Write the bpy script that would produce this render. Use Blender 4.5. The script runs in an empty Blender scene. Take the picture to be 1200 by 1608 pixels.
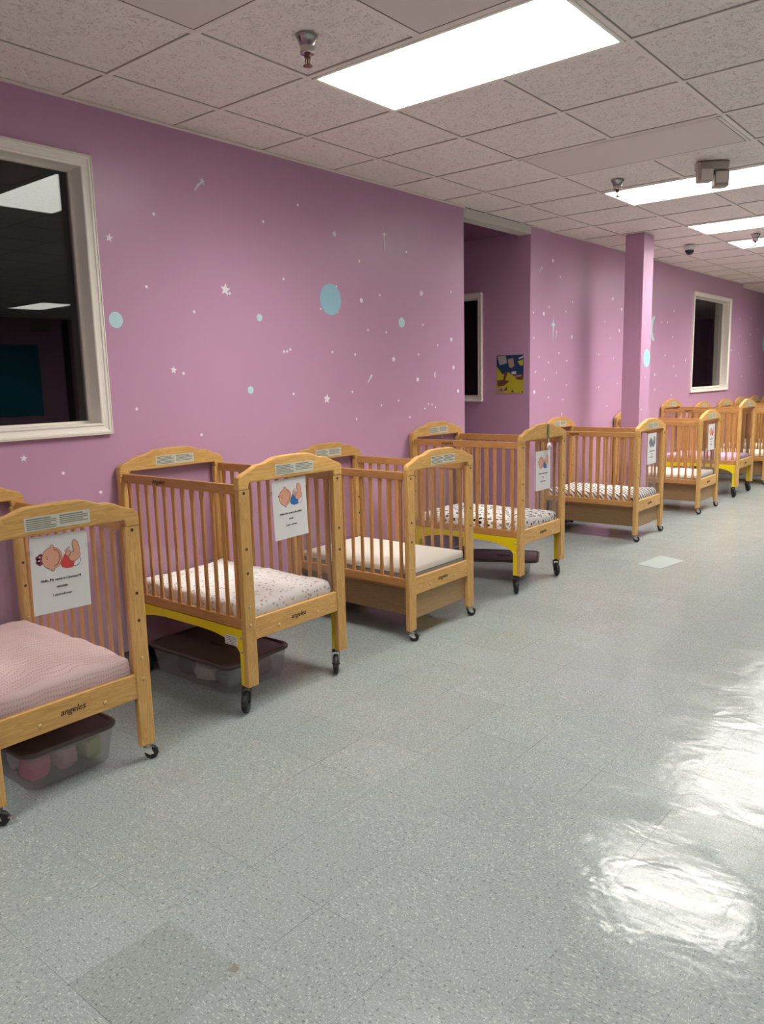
import bpy, bmesh, math, random
from mathutils import Vector, Matrix, noise
random.seed(7)
sc = bpy.context.scene
col = sc.collection
PI = math.pi

# ------------------------------------------------------------------ camera
F_PX, YAW, PITCH, ROLL = 1225.0, 0.6923, -0.1677, -0.0239
H = 2.814                                   # ceiling height
cam_d = bpy.data.cameras.new('camera')
cam = bpy.data.objects.new('camera', cam_d); col.objects.link(cam)
cam_d.sensor_fit = 'VERTICAL'; cam_d.sensor_height = 24.0
cam_d.lens = F_PX / 1608.0 * 24.0
cam_d.clip_start = 0.05; cam_d.clip_end = 100
fw = Vector((-math.sin(YAW) * math.cos(PITCH), math.cos(YAW) * math.cos(PITCH), math.sin(PITCH)))
rt = fw.cross(Vector((0, 0, 1))).normalized(); up = rt.cross(fw)
r2 = math.cos(ROLL) * rt + math.sin(ROLL) * up
u2 = -math.sin(ROLL) * rt + math.cos(ROLL) * up
R3 = Matrix((r2, u2, -fw)).transposed()
cam.matrix_world = Matrix.Translation((3.5824, 0, 1.49)) @ R3.to_4x4()
sc.camera = cam
sc.view_settings.view_transform = 'Standard'
sc.view_settings.look = 'None'
sc.view_settings.gamma = 1.0
sc.view_settings.use_curve_mapping = False
sc.view_settings.exposure = 0.30
LAMP = 29.0                                   # brightness of the ceiling troffers
LAMP_COL = (1.0, 0.965, 0.90, 1)

# ------------------------------------------------------------------ world
w = bpy.data.worlds.new('world'); sc.world = w; w.use_nodes = True
w.node_tree.nodes['Background'].inputs[0].default_value = (0.02, 0.02, 0.022, 1)
w.node_tree.nodes['Background'].inputs[1].default_value = 1.0

# ------------------------------------------------------------------ node helpers
class NT:
    def __init__(s, name):
        s.m = bpy.data.materials.new(name); s.m.use_nodes = True
        s.t = s.m.node_tree; s.t.nodes.clear()
        s.out = s.n('ShaderNodeOutputMaterial')
    def n(s, typ, **kw):
        nd = s.t.nodes.new(typ)
        for k, v in kw.items(): setattr(nd, k, v)
        return nd
    def l(s, a, b): s.t.links.new(a, b)
    def set(s, nd, **kw):
        for k, v in kw.items(): nd.inputs[k.replace('_', ' ')].default_value = v
    def math(s, op, a, b=None, c=None, clamp=False):
        nd = s.n('ShaderNodeMath', operation=op); nd.use_clamp = clamp
        for i, v in enumerate((a, b, c)):
            if v is None: continue
            if isinstance(v, (int, float)): nd.inputs[i].default_value = v
            else: s.l(v, nd.inputs[i])
        return nd.outputs[0]
    def mix(s, fac, a, b, blend='MIX'):
        nd = s.n('ShaderNodeMix', data_type='RGBA', blend_type=blend)
        for i, v in ((0, fac), (6, a), (7, b)):
            if isinstance(v, (int, float)): nd.inputs[i].default_value = v
            elif isinstance(v, (tuple, list)): nd.inputs[i].default_value = tuple(v) + ((1,) if len(v) == 3 else ())
            else: s.l(v, nd.inputs[i])
        return nd.outputs[2]
    def ramp(s, fac, stops):
        nd = s.n('ShaderNodeValToRGB'); e = nd.color_ramp.elements
        while len(e) > 1: e.remove(e[-1])
        e[0].position = stops[0][0]; e[0].color = stops[0][1] if len(stops[0][1]) == 4 else tuple(stops[0][1]) + (1,)
        for p, c in stops[1:]:
            x = e.new(p); x.color = c if len(c) == 4 else tuple(c) + (1,)
        s.l(fac, nd.inputs[0]); return nd.outputs[0]
    def coords(s, kind='Object', scale=(1, 1, 1), loc=(0, 0, 0)):
        tc = s.n('ShaderNodeTexCoord'); mp = s.n('ShaderNodeMapping')
        mp.inputs['Scale'].default_value = scale; mp.inputs['Location'].default_value = loc
        s.l(tc.outputs[kind], mp.inputs[0]); return mp.outputs[0]
    def noise(s, vec, scale=5, detail=2, rough=.5, dist=0):
        nd = s.n('ShaderNodeTexNoise'); nd.inputs['Scale'].default_value = scale
        nd.inputs['Detail'].default_value = detail; nd.inputs['Roughness'].default_value = rough
        nd.inputs['Distortion'].default_value = dist
        if vec is not None: s.l(vec, nd.inputs['Vector'])
        return nd.outputs['Fac']
    def voro(s, vec, scale=5, feature='F1', rnd=1.0):
        nd = s.n('ShaderNodeTexVoronoi', feature=feature); nd.inputs['Scale'].default_value = scale
        nd.inputs['Randomness'].default_value = rnd
        s.l(vec, nd.inputs['Vector']); return nd
    def bsdf(s, colr=None, rough=.5, metal=0, spec=.5, bump=None, bstr=.2, bdist=.01, alpha=None, trans=0, ior=1.45):
        b = s.n('ShaderNodeBsdfPrincipled')
        for k, v in (('Base Color', colr), ('Roughness', rough), ('Metallic', metal), ('Specular IOR Level', spec), ('Transmission Weight', trans), ('IOR', ior)):
            if v is None: continue
            if isinstance(v, (int, float)): b.inputs[k].default_value = v
            elif isinstance(v, (tuple, list)): b.inputs[k].default_value = tuple(v) + ((1,) if len(v) == 3 else ())
            else: s.l(v, b.inputs[k])
        if bump is not None:
            bp = s.n('ShaderNodeBump'); bp.inputs['Strength'].default_value = bstr; bp.inputs['Distance'].default_value = bdist
            s.l(bump, bp.inputs['Height']); s.l(bp.outputs[0], b.inputs['Normal'])
        s.l(b.outputs[0], s.out.inputs[0]); return b

def plain(name, c, rough=.5, metal=0, spec=.5):
    t = NT(name); t.bsdf(c, rough, metal, spec); return t.m

# ------------------------------------------------------------------ materials
def mat_wall(name, c, blocks=False):
    t = NT(name); v = t.coords('Object')
    n1 = t.noise(v, 1.3, 3); n2 = t.noise(v, 190, 3)
    c2 = tuple(x * .93 for x in c)
    cc = t.mix(n1, c, c2)
    rr = t.math('MULTIPLY_ADD', t.noise(v, 3.5, 4), .14, .26)
    bp = n2
    if blocks:
        br = t.n('ShaderNodeTexBrick'); br.inputs['Scale'].default_value = 2.5
        br.inputs['Mortar Size'].default_value = .012
        sw = t.n('ShaderNodeSeparateXYZ'); t.l(v, sw.inputs[0]); cb = t.n('ShaderNodeCombineXYZ')
        t.l(sw.outputs[1], cb.inputs[0]); t.l(sw.outputs[2], cb.inputs[1]); t.l(cb.outputs[0], br.inputs['Vector'])
        bp = t.math('MULTIPLY', br.outputs['Fac'], -1)
        cc = t.mix(br.outputs['Fac'], cc, tuple(x * .7 for x in c))
    t.bsdf(cc, rr, bump=bp, bstr=.12, bdist=.002 if not blocks else .01)
    return t.m
PURPLE = (.54, .305, .455)
M = {}
M['wall'] = mat_wall('purple satin wall paint', PURPLE)
M['wall_dark'] = mat_wall('deep plum alcove ceiling', (.20, .075, .135))  # darker purple than the walls, on the alcove ceiling only
M['wall_block'] = mat_wall('purple painted block wall', PURPLE, True)
M['white_trim'] = plain('cream gloss trim paint', (.88, .83, .75), .32)
M['header'] = plain('header paint', (.62, .58, .52), .5)
M['cove'] = plain('black vinyl cove base', (.012, .012, .013), .4)
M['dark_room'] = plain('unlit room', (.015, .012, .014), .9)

def mat_tile():
    t = NT('fissured ceiling tile'); v = t.coords('Object')
    n = t.noise(v, 21, 4, .62, .9); n2 = t.noise(v, 110, 2)
    vo = t.voro(v, 85)
    pits = t.math('LESS_THAN', t.math('ADD', vo.outputs['Distance'], t.math('MULTIPLY', n, .5)), .36)
    h = t.math('ADD', t.math('ADD', t.math('MULTIPLY', n, .7), t.math('MULTIPLY', n2, .25)), t.math('MULTIPLY', pits, -.5))
    cc = t.mix(pits, (.95, .855, .81), (.55, .47, .44))
    fis = t.ramp(t.noise(v, 36, 3, .6, 1.8), [(.565, (0, 0, 0)), (.62, (1, 1, 1))])
    h = t.math('ADD', h, t.math('MULTIPLY', fis, -.6))
    cc = t.mix(t.math('MULTIPLY', fis, .4), cc, (.46, .38, .35))
    cc = t.mix(t.ramp(n, [(.35, (0, 0, 0)), (.65, (1, 1, 1))]), t.mix(.5, cc, (.88, .79, .745)), cc)
    t.bsdf(cc, .95, spec=.1, bump=h, bstr=.7, bdist=.014)
    return t.m
M['tile'] = mat_tile()
M['tbar'] = plain('painted grid metal', (.88, .79, .74), .6)
M['blank'] = plain('smooth blank lens', (.74, .66, .62), .5)
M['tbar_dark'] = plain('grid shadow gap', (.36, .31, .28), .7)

def mat_floor():
    t = NT('speckled vinyl composition tile')
    tc = t.n('ShaderNodeTexCoord'); mp = t.n('ShaderNodeMapping'); mp.vector_type = 'POINT'
    mp.inputs['Location'].default_value = (-1.5268 / .305, -.822 / .305, 0)
    mp.inputs['Scale'].default_value = (1 / .305, 1 / .305, 1 / .305)
    t.l(tc.outputs['Object'], mp.inputs[0]); tv = mp.outputs[0]
    fl = t.n('ShaderNodeVectorMath', operation='FLOOR'); t.l(tv, fl.inputs[0])
    fr = t.n('ShaderNodeVectorMath', operation='FRACTION'); t.l(tv, fr.inputs[0])
    s1 = t.n('ShaderNodeSeparateXYZ'); t.l(fl.outputs[0], s1.inputs[0])
    s2 = t.n('ShaderNodeSeparateXYZ'); t.l(fr.outputs[0], s2.inputs[0])
    cb = t.n('ShaderNodeCombineXYZ'); t.l(s1.outputs[0], cb.inputs[0]); t.l(s1.outputs[1], cb.inputs[1])
    wn = t.n('ShaderNodeTexWhiteNoise', noise_dimensions='2D'); t.l(cb.outputs[0], wn.inputs['Vector'])
    rnd = wn.outputs['Value']; 
    # streak direction turned a quarter on alternate tiles
    par = t.math('MODULO', t.math('ADD', t.math('ADD', s1.outputs[0], s1.outputs[1]), 1000), 2)
    sx = t.math('MULTIPLY_ADD', par, 1.3, .7); sy = t.math('MULTIPLY_ADD', par, -1.3, 2.0)
    so = t.n('ShaderNodeSeparateXYZ'); t.l(tc.outputs['Object'], so.inputs[0])
    cv = t.n('ShaderNodeCombineXYZ'); t.l(t.math('MULTIPLY', so.outputs[0], sx), cv.inputs[0])
    t.l(t.math('MULTIPLY', so.outputs[1], sy), cv.inputs[1]); t.l(t.math('MULTIPLY', rnd, 9), cv.inputs[2])
    v = cv.outputs[0]
    n1 = t.noise(v, 70, 3, .6); n2 = t.noise(v, 200, 2, .6)
    white = t.ramp(t.noise(v, 140, 2, .5), [(.585, (0, 0, 0)), (.65, (1, 1, 1))])
    dark = t.ramp(t.noise(t.coords('Object', (1, 1, 1), (5, 3, 1)), 105, 1, .5), [(.635, (0, 0, 0)), (.68, (1, 1, 1))])
    base = t.mix(n1, (.190, .220, .222), (.285, .322, .324))
    base = t.mix(t.math('MULTIPLY', n2, .5), base, (.36, .385, .375))
    base = t.mix(t.math('MULTIPLY', white, .5), base, (.62, .64, .61))
    base = t.mix(t.math('MULTIPLY', dark, .6), base, (.10, .105, .10))
    # tile to tile difference
    tv2 = t.math('MULTIPLY_ADD', rnd, .06, .97)
    hs = t.n('ShaderNodeHueSaturation'); t.l(base, hs.inputs['Color']); t.l(tv2, hs.inputs['Value'])
    base = hs.outputs[0]
    # one replaced, greyer tile near the front
    isx = t.math('COMPARE', s1.outputs[0], 1.0, .2); isy = t.math('COMPARE', s1.outputs[1], 0.0, .2)
    one = t.math('MULTIPLY', isx, isy)
    base = t.mix(t.math('MULTIPLY', one, .38), base, t.mix(1.0, base, (.62, .62, .58), 'MULTIPLY'))
    ds = t.n('ShaderNodeVectorMath', operation='DISTANCE'); t.l(tc.outputs['Object'], ds.inputs[0]); ds.inputs[1].default_value = (2.122, 1.118, 0)
    stain = t.math('LESS_THAN', t.math('ADD', ds.outputs['Value'], t.math('MULTIPLY', t.noise(t.coords('Object'), 60, 2), .05)), .040)
    base = t.mix(t.math('MULTIPLY', stain, .4), base, (.16, .085, .035))
    # seams
    def edge(o):
        return t.math('MINIMUM', o, t.math('SUBTRACT', 1.0, o))
    ex, ey = edge(s2.outputs[0]), edge(s2.outputs[1])
    gap = t.math('MULTIPLY_ADD', t.noise(t.coords('Object'), 2.1, 2), .013, -.0048)
    seam = t.math('LESS_THAN', t.math('MINIMUM', ex, ey), gap)
    base = t.mix(t.math('MULTIPLY', seam, .55), base, (.05, .045, .04))
    # greenish cast wax patches (stay with the floor)
    big = t.noise(t.coords('Object'), .8, 3)
    base = t.mix(t.math('MULTIPLY', big, .25), base, t.mix(1.0, base, (.86, 1.0, .96), 'MULTIPLY'))
    # wax: scuffed gloss and waviness
    wx = t.coords('Object', (1.0, 2.6, 1))
    scuff = t.noise(wx, 3.2, 5, .62, .8)
    rough = t.math('MULTIPLY_ADD', t.ramp(scuff, [(.38, (0, 0, 0)), (.62, (1, 1, 1))]), .10, .115)
    wave = t.math('ADD', t.noise(t.coords('Object', (1, 1, 1)), 5.0, 3, .55, .5), t.math('MULTIPLY', t.noise(wx, 12, 2), .14))
    fine = t.math('MULTIPLY', t.noise(v, 140, 2), .008)
    tilt = t.math('MULTIPLY', t.math('MULTIPLY', t.math('SUBTRACT', rnd, .5), s2.outputs[0]), .05)
    hgt = t.math('ADD', t.math('ADD', t.math('ADD', wave, fine), tilt), t.math('MULTIPLY', seam, -.03))
    t.bsdf(base, rough, spec=.5, bump=hgt, bstr=.32, bdist=.013)
    return t.m
M['floor'] = mat_floor()

def mat_wood(name, light, dark, axis, rough=.42):
    t = NT(name)
    sc_ = {'x': (1.2, 14, 14), 'y': (14, 1.2, 14), 'z': (14, 14, 1.2)}[axis]
    oi = t.n('ShaderNodeObjectInfo'); tc = t.n('ShaderNodeTexCoord'); mp = t.n('ShaderNodeMapping')
    mp.inputs['Scale'].default_value = sc_
    ad = t.n('ShaderNodeVectorMath', operation='ADD')
    cb = t.n('ShaderNodeCombineXYZ')
    for i in range(3): t.l(t.math('MULTIPLY', oi.outputs['Random'], 13.7 + i * 5), cb.inputs[i])
    t.l(tc.outputs['Object'], mp.inputs[0]); t.l(mp.outputs[0], ad.inputs[0]); t.l(cb.outputs[0], ad.inputs[1])
    v = ad.outputs[0]
    n = t.noise(v, 2.2, 4, .6, .9)
    wv = t.math('FRACT', t.math('MULTIPLY', n, 7))
    g = t.math('ADD', t.math('MULTIPLY', wv, .45), t.math('MULTIPLY', t.noise(v, 9, 3, .7), .55))
    cc = t.mix(t.ramp(g, [(.25, (0, 0, 0)), (.8, (1, 1, 1))]), dark, light)
    hs = t.n('ShaderNodeHueSaturation'); t.l(cc, hs.inputs['Color'])
    t.l(t.math('MULTIPLY_ADD', oi.outputs['Random'], .18, .91), hs.inputs['Value'])
    t.bsdf(hs.outputs[0], rough, bump=g, bstr=.06, bdist=.002)
    return t.m
WL, WD = (.65, .395, .135), (.47, .26, .075)
RL, RD = (.56, .295, .105), (.41, .195, .06)
for a in 'xyz':
    M['wood_' + a] = mat_wood('clear maple wood ' + a, WL, WD, a)
    M['rail_' + a] = mat_wood('warm beech wood ' + a, RL, RD, a)
M['drawer_wood'] = mat_wood('dull oak veneer', (.36, .235, .115), (.29, .175, .08), 'x', .5)
M['drawer_wood_y'] = mat_wood('dull oak veneer side', (.36, .235, .115), (.29, .175, .08), 'y', .5)
M['brand'] = plain('burnt dark brown print', (.035, .014, .01), .6)
M['hole'] = plain('dark bolt recess', (.03, .018, .01), .5)
M['brass'] = plain('brass bolt cap', (.62, .46, .22), .3, .8)
M['yellow'] = plain('yellow enamelled steel', (.78, .60, .01), .35)
M['black_rubber'] = plain('black rubber tyre', (.012, .012, .013), .45)
M['black_metal'] = plain('black steel', (.03, .03, .03), .4, .6)
M['zinc'] = plain('zinc plated steel', (.62, .60, .56), .28, .95)
M['paper'] = plain('white paper', (.64, .63, .62), .45)
M['label'] = plain('silver label stock', (.55, .54, .45), .35)
M['label_ink'] = plain('grey label print', (.19, .20, .17), .5)
M['ink'] = plain('black print', (.03, .03, .035), .6)
M['skin'] = plain('printed peach', (.62, .31, .21), .6)
M['skin_line'] = plain('printed brown outline', (.12, .045, .025), .6)
M['red'] = plain('printed red', (.55, .05, .05), .6)
M['blue'] = plain('printed blue', (.02, .13, .38), .6)
M['greyink'] = plain('printed grey', (.16, .18, .2), .6)
M['pink_plastic'] = plain('pink plastic', (.75, .35, .40), .35)
M['white_plastic'] = plain('white plastic', (.75, .73, .70), .35)
M['beige_plastic'] = plain('beige plastic housing', (.47, .41, .35), .45)
M['green_ribbon'] = plain('grey green ribbon', (.12, .13, .07), .8)
M['chrome'] = plain('chrome cup', (.55, .52, .50), .22, 1)
M['copper'] = plain('bronze fitting', (.25, .13, .09), .3, 1)
M['dome'] = plain('tinted dome', (.02, .018, .02), .06)
M['sticker'] = plain('white vinyl', (.86, .80, .86), .5)
M['sticker_blue'] = plain('pale blue vinyl', (.50, .72, .76), .5)
M['sticker_grey'] = plain('silver vinyl', (.62, .66, .68), .4)
M['teal_board'] = plain('teal felt board', (.01, .20, .30), .9)
M['exit_red'] = plain('dull sign plastic', (.30, .27, .2), .5)
M['door_dark'] = plain('dark door paint', (.05, .03, .04), .5)
M['lid_brown'] = plain('brown plastic lid', (.085, .06, .055), .38)
M['lid_grey'] = plain('charcoal plastic lid', (.06, .058, .06), .35)

def mat_planet():
    t = NT('shaded planet vinyl'); v = t.coords('Generated', (1, 1, 1), (-.5, -.5, -.5))
    ln = t.n('ShaderNodeVectorMath', operation='LENGTH'); t.l(v, ln.inputs[0])
    cc = t.ramp(ln.outputs['Value'], [(.0, (.68, .80, .66)), (.25, (.50, .75, .74)), (.46, (.33, .58, .70))])
    t.bsdf(cc, .5); return t.m
M['planet'] = mat_planet()

def mat_glass(name, tint=(1, 1, 1), ior=1.45, rough=.0, tfac=1.0):
    t = NT(name)
    ge = t.n('ShaderNodeNewGeometry'); dp = t.n('ShaderNodeVectorMath', operation='DOT_PRODUCT')
    t.l(ge.outputs['Incoming'], dp.inputs[0]); t.l(ge.outputs['Normal'], dp.inputs[1])
    f0 = ((ior - 1) / (ior + 1)) ** 2          # Schlick reflectance, the same from both sides
    fr = t.math('MULTIPLY_ADD', t.math('POWER', t.math('SUBTRACT', 1.0, t.math('ABSOLUTE', dp.outputs['Value'])), 5.0), 1 - f0, f0)
    tr = t.n('ShaderNodeBsdfTransparent'); tr.inputs[0].default_value = tuple(tint) + (1,)
    gl = t.n('ShaderNodeBsdfGlossy'); gl.inputs['Roughness'].default_value = rough
    mx = t.n('ShaderNodeMixShader'); t.l(fr, mx.inputs[0]); t.l(tr.outputs[0], mx.inputs[1]); t.l(gl.outputs[0], mx.inputs[2])
    t.l(mx.outputs[0], t.out.inputs[0]); return t.m
M['glass'] = mat_glass('double window glass', (.8, .82, .8), 1.6)
M['acrylic'] = mat_glass('scratched clear acrylic', (.95, .945, .95), 1.45, .06)
def mat_milky():
    t = NT('milky translucent plastic')
    tr = t.n('ShaderNodeBsdfTransparent'); tr.inputs[0].default_value = (.94, .94, .94, 1)
    p = t.n('ShaderNodeBsdfPrincipled'); p.inputs['Base Color'].default_value = (.70, .68, .68, 1); p.inputs['Roughness'].default_value = .3
    mx = t.n('ShaderNodeMixShader'); mx.inputs[0].default_value = .20
    t.l(tr.outputs[0], mx.inputs[1]); t.l(p.outputs[0], mx.inputs[2]); t.l(mx.outputs[0], t.out.inputs[0]); return t.m
M['milky'] = mat_milky()
def mat_emit(name, c, s):
    t = NT(name); e = t.n('ShaderNodeEmission'); e.inputs[0].default_value = c; e.inputs[1].default_value = s
    t.l(e.outputs[0], t.out.inputs[0]); return t.m
def mat_lens():
    # a prismatic lens sends most of its light downwards and little sideways
    t = NT('lit prismatic lens'); e = t.n('ShaderNodeEmission'); e.inputs[0].default_value = LAMP_COL
    ge = t.n('ShaderNodeNewGeometry'); dp = t.n('ShaderNodeVectorMath', operation='DOT_PRODUCT')
    t.l(ge.outputs['Incoming'], dp.inputs[0]); t.l(ge.outputs['Normal'], dp.inputs[1])
    mr = t.n('ShaderNodeMapRange', interpolation_type='SMOOTHSTEP')
    mr.inputs['From Min'].default_value = .10; mr.inputs['From Max'].default_value = .95
    mr.inputs['To Min'].default_value = LAMP * .19; mr.inputs['To Max'].default_value = LAMP
    t.l(t.math('ABSOLUTE', dp.outputs['Value']), mr.inputs['Value']); t.l(mr.outputs[0], e.inputs[1])
    t.l(e.outputs[0], t.out.inputs[0]); return t.m
M['lens'] = mat_lens()

def fabric(name, c, pattern=None, rough=.9):
    t = NT(name); v = t.coords('Object'); cc = c
    weave = t.noise(v, 320, 2)
    hgt = t.math('ADD', t.math('MULTIPLY', t.noise(v, 9, 3), .8), t.math('MULTIPLY', weave, .12))
    if pattern == 'floral':
        vo = t.voro(v, 42); msk = t.math('LESS_THAN', vo.outputs['Distance'], .27)
        tone = t.mix(t.math('GREATER_THAN', t.noise(v, 30, 0), .5), (.45, .30, .26), (.25, .33, .40))
        cc = t.mix(t.math('MULTIPLY', msk, .7), c, tone)
    elif pattern == 'terrazzo':
        vo = t.voro(t.coords('Object', (1, 1.35, 1.2)), 24)
        d = t.math('ADD', vo.outputs['Distance'], t.math('MULTIPLY', t.noise(v, 40, 2), .25))
        sw = t.n('ShaderNodeSeparateColor'); t.l(vo.outputs['Color'], sw.inputs[0])
        msk = t.math('LESS_THAN', d, .455)
        kind = t.math('GREATER_THAN', sw.outputs[0], .55)
        cc = t.mix(msk, c, t.mix(kind, (.015, .015, .02), (.34, .34, .29)))
        vo2 = t.voro(v, 60); cc = t.mix(t.math('LESS_THAN', vo2.outputs['Distance'], .22), cc, (.06, .06, .06))
    elif pattern == 'zigzag':
        wv = t.n('ShaderNodeTexWave'); wv.bands_direction = 'DIAGONAL'; wv.inputs['Scale'].default_value = 13; wv.inputs['Distortion'].default_value = 3.5
        t.l(v, wv.inputs[0])
        cc = t.mix(t.math('GREATER_THAN', wv.outputs[1], .60), c, (.17, .16, .17))
    elif pattern == 'knit':
        sp = t.n('ShaderNodeSeparateXYZ'); t.l(v, sp.inputs[0])
        u = t.math('ADD', t.math('ADD', sp.outputs[0], t.math('MULTIPLY', sp.outputs[2], 1.0)), t.math('MULTIPLY', t.noise(v, 4, 2), .03))
        row = t.math('LESS_THAN', t.math('FRACT', t.math('MULTIPLY', u, 55)), .3)
        dash = t.math('LESS_THAN', t.math('FRACT', t.math('MULTIPLY', sp.outputs[1], 95)), .5)
        cc = t.mix(t.math('MULTIPLY', t.math('MULTIPLY', row, dash), .4), c, (.32, .16, .19))
        hgt = t.math('ADD', hgt, t.math('MULTIPLY', row, -.3))
    t.bsdf(cc, rough, spec=.2, bump=hgt, bstr=.25, bdist=.010); return t.m
M['sheet_pink'] = fabric('pink knit sheet', (.96, .74, .735), 'knit')
M['sheet_floral'] = fabric('white sheet with tiny flowers', (.92, .89, .85), 'floral')
M['sheet_terrazzo'] = fabric('white sheet with dark pebbles', (.92, .91, .88), 'terrazzo')
M['sheet_zigzag'] = fabric('white sheet with grey strokes', (.92, .91, .88), 'zigzag')
M['sheet_lilac'] = fabric('lilac sheet', (.76, .54, .74))
M['vinyl_cream'] = plain('cream vinyl ticking', (.92, .89, .78), .5)
M['vinyl_grey'] = plain('grey vinyl border', (.46, .45, .43), .5)
M['piping'] = plain('dark seam piping', (.12, .11, .10), .6)
CL = {}
for nm, c in (('pink', (.68, .10, .22)), ('blush', (.62, .33, .38)), ('lime', (.48, .50, .20)), ('teal', (.25, .42, .36)), ('white', (.66, .62, .60)),
              ('navy', (.035, .04, .09)), ('maroon', (.22, .04, .06)), ('slate', (.22, .25, .30)), ('cream', (.55, .48, .42))):
    CL[nm] = fabric(nm + ' folded cloth', c)

# ------------------------------------------------------------------ mesh helpers
def box(bm, x0, x1, y0, y1, z0, z1, mi=0, bev=0.0, seg=2):
    if x0 > x1: x0, x1 = x1, x0
    if y0 > y1: y0, y1 = y1, y0
    if z0 > z1: z0, z1 = z1, z0
    v = [bm.verts.new(p) for p in ((x0, y0, z0), (x1, y0, z0), (x1, y1, z0), (x0, y1, z0), (x0, y0, z1), (x1, y0, z1), (x1, y1, z1), (x0, y1, z1))]
    f = [bm.faces.new([v[i] for i in q]) for q in ((0, 3, 2, 1), (4, 5, 6, 7), (0, 1, 5, 4), (1, 2, 6, 5), (2, 3, 7, 6), (3, 0, 4, 7))]
    for q in f: q.material_index = mi
    if bev > 0:
        ed = list({e for q in f for e in q.edges})
        r = bmesh.ops.bevel(bm, geom=ed, offset=bev, segments=seg, profile=.6, affect='EDGES')
        for q in r['faces']: q.material_index = mi
def prism(bm, pts, axis, a, b, mi=0, bev=0.0):
    """extrude a closed outline (u,v) along axis from a to b. axis x:(y,z) y:(x,z) z:(x,y)"""
    def P(u, v, t): return {'x': (t, u, v), 'y': (u, t, v), 'z': (u, v, t)}[axis]
    A = [bm.verts.new(P(u, v, a)) for u, v in pts]; B = [bm.verts.new(P(u, v, b)) for u, v in pts]
    fs = [bm.faces.new(A), bm.faces.new(B)]
    n = len(pts)
    for i in range(n): fs.append(bm.faces.new((A[i], A[(i + 1) % n], B[(i + 1) % n], B[i])))
    for f in fs: f.material_index = mi
    bmesh.ops.recalc_face_normals(bm, faces=fs)
    if bev > 0:
        ed = list({e for q in fs[:2] for e in q.edges})
        r = bmesh.ops.bevel(bm, geom=ed, offset=bev, segments=2, profile=.6, affect='EDGES')
        for q in r['faces']: q.material_index = mi
def lathe(bm, prof, c, axis='z', n=24, mi=0):
    """prof list of (r, h)"""
    rings = []
    for r, h in prof:
        ring = []
        for k in range(n):
            a = 2 * PI * k / n; u, v = r * math.cos(a), r * math.sin(a)
            p = {'z': (u, v, h), 'x': (h, u, v), 'y': (u, h, v)}[axis]
            ring.append(bm.verts.new((c[0] + p[0], c[1] + p[1], c[2] + p[2])))
        rings.append(ring)
    fs = []
    for i in range(len(rings) - 1):
        for k in range(n): fs.append(bm.faces.new((rings[i][k], rings[i][(k + 1) % n], rings[i + 1][(k + 1) % n], rings[i + 1][k])))
    fs.append(bm.faces.new(rings[0])); fs.append(bm.faces.new(rings[-1]))
    for f in fs: f.material_index = mi; f.smooth = True
    bmesh.ops.recalc_face_normals(bm, faces=fs)
def tube(bm, pts, r, n=8, mi=0):
    rings = []
    for i, p in enumerate(pts):
        p = Vector(p); q = Vector(pts[min(i + 1, len(pts) - 1)]) - Vector(pts[max(i - 1, 0)])
        q.normalize(); a = q.orthogonal().normalized(); b = q.cross(a)
        if i and rings:
            a = (prev - prev.dot(q) * q).normalized(); b = q.cross(a)
        prev = a
        rings.append([bm.verts.new(p + r * (math.cos(2 * PI * k / n) * a + math.sin(2 * PI * k / n) * b)) for k in range(n)])
    fs = []
    for i in range(len(rings) - 1):
        for k in range(n): fs.append(bm.faces.new((rings[i][k], rings[i][(k + 1) % n], rings[i + 1][(k + 1) % n], rings[i + 1][k])))
    fs.append(bm.faces.new(rings[0])); fs.append(bm.faces.new(rings[-1]))
    for f in fs: f.material_index = mi; f.smooth = True
    bmesh.ops.recalc_face_normals(bm, faces=fs)
def obj(name, bm, mats, parent=None, smooth=False):
    me = bpy.data.meshes.new(name)
    bmesh.ops.recalc_face_normals(bm, faces=bm.faces)
    bm.to_mesh(me); bm.free()
    for m in (mats if isinstance(mats, (list, tuple)) else [mats]): me.materials.append(m)
    if smooth:
        for p in me.polygons: p.use_smooth = True
    o = bpy.data.objects.new(name, me); col.objects.link(o)
    if parent: o.parent = parent
    return o
def tag(o, label=None, cat=None, group=None, kind=None):
    if label: o['label'] = label
    if cat: o['category'] = cat
    if group: o['group'] = group
    if kind: o['kind'] = kind
    return o
def thing(name, label, cat, loc=(0, 0, 0), rz=0, group=None):
    o = bpy.data.objects.new(name, None); col.objects.link(o)
    o.location = loc; o.rotation_euler = (0, 0, rz); o.empty_display_size = .1
    return tag(o, label, cat, group)
def struct(name, bm, mats): return tag(obj(name, bm, mats), kind='structure')
def NB(): return bmesh.new()
def copy_tree(o, parent=None):
    c = o.copy(); col.objects.link(c)
    if parent: c.parent = parent
    for ch in list(o.children): copy_tree(ch, c)
    return c
_txt = {}
def text_mesh(body, size, shear=0, bold=0, extrude=.0004):
    key = (body, size, shear, bold)
    if key in _txt: return _txt[key]
    cu = bpy.data.curves.new('text', 'FONT'); cu.body = body; cu.size = size; cu.shear = shear; cu.offset = bold
    cu.extrude = extrude; cu.align_x = 'CENTER'; cu.align_y = 'CENTER'; cu.resolution_u = 3
    tmp = bpy.data.objects.new('tmp_text', cu); col.objects.link(tmp)
    dg = bpy.context.evaluated_depsgraph_get()
    me = bpy.data.meshes.new_from_object(tmp.evaluated_get(dg))
    bpy.data.objects.remove(tmp); bpy.data.curves.remove(cu)
    _txt[key] = me; return me
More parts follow.
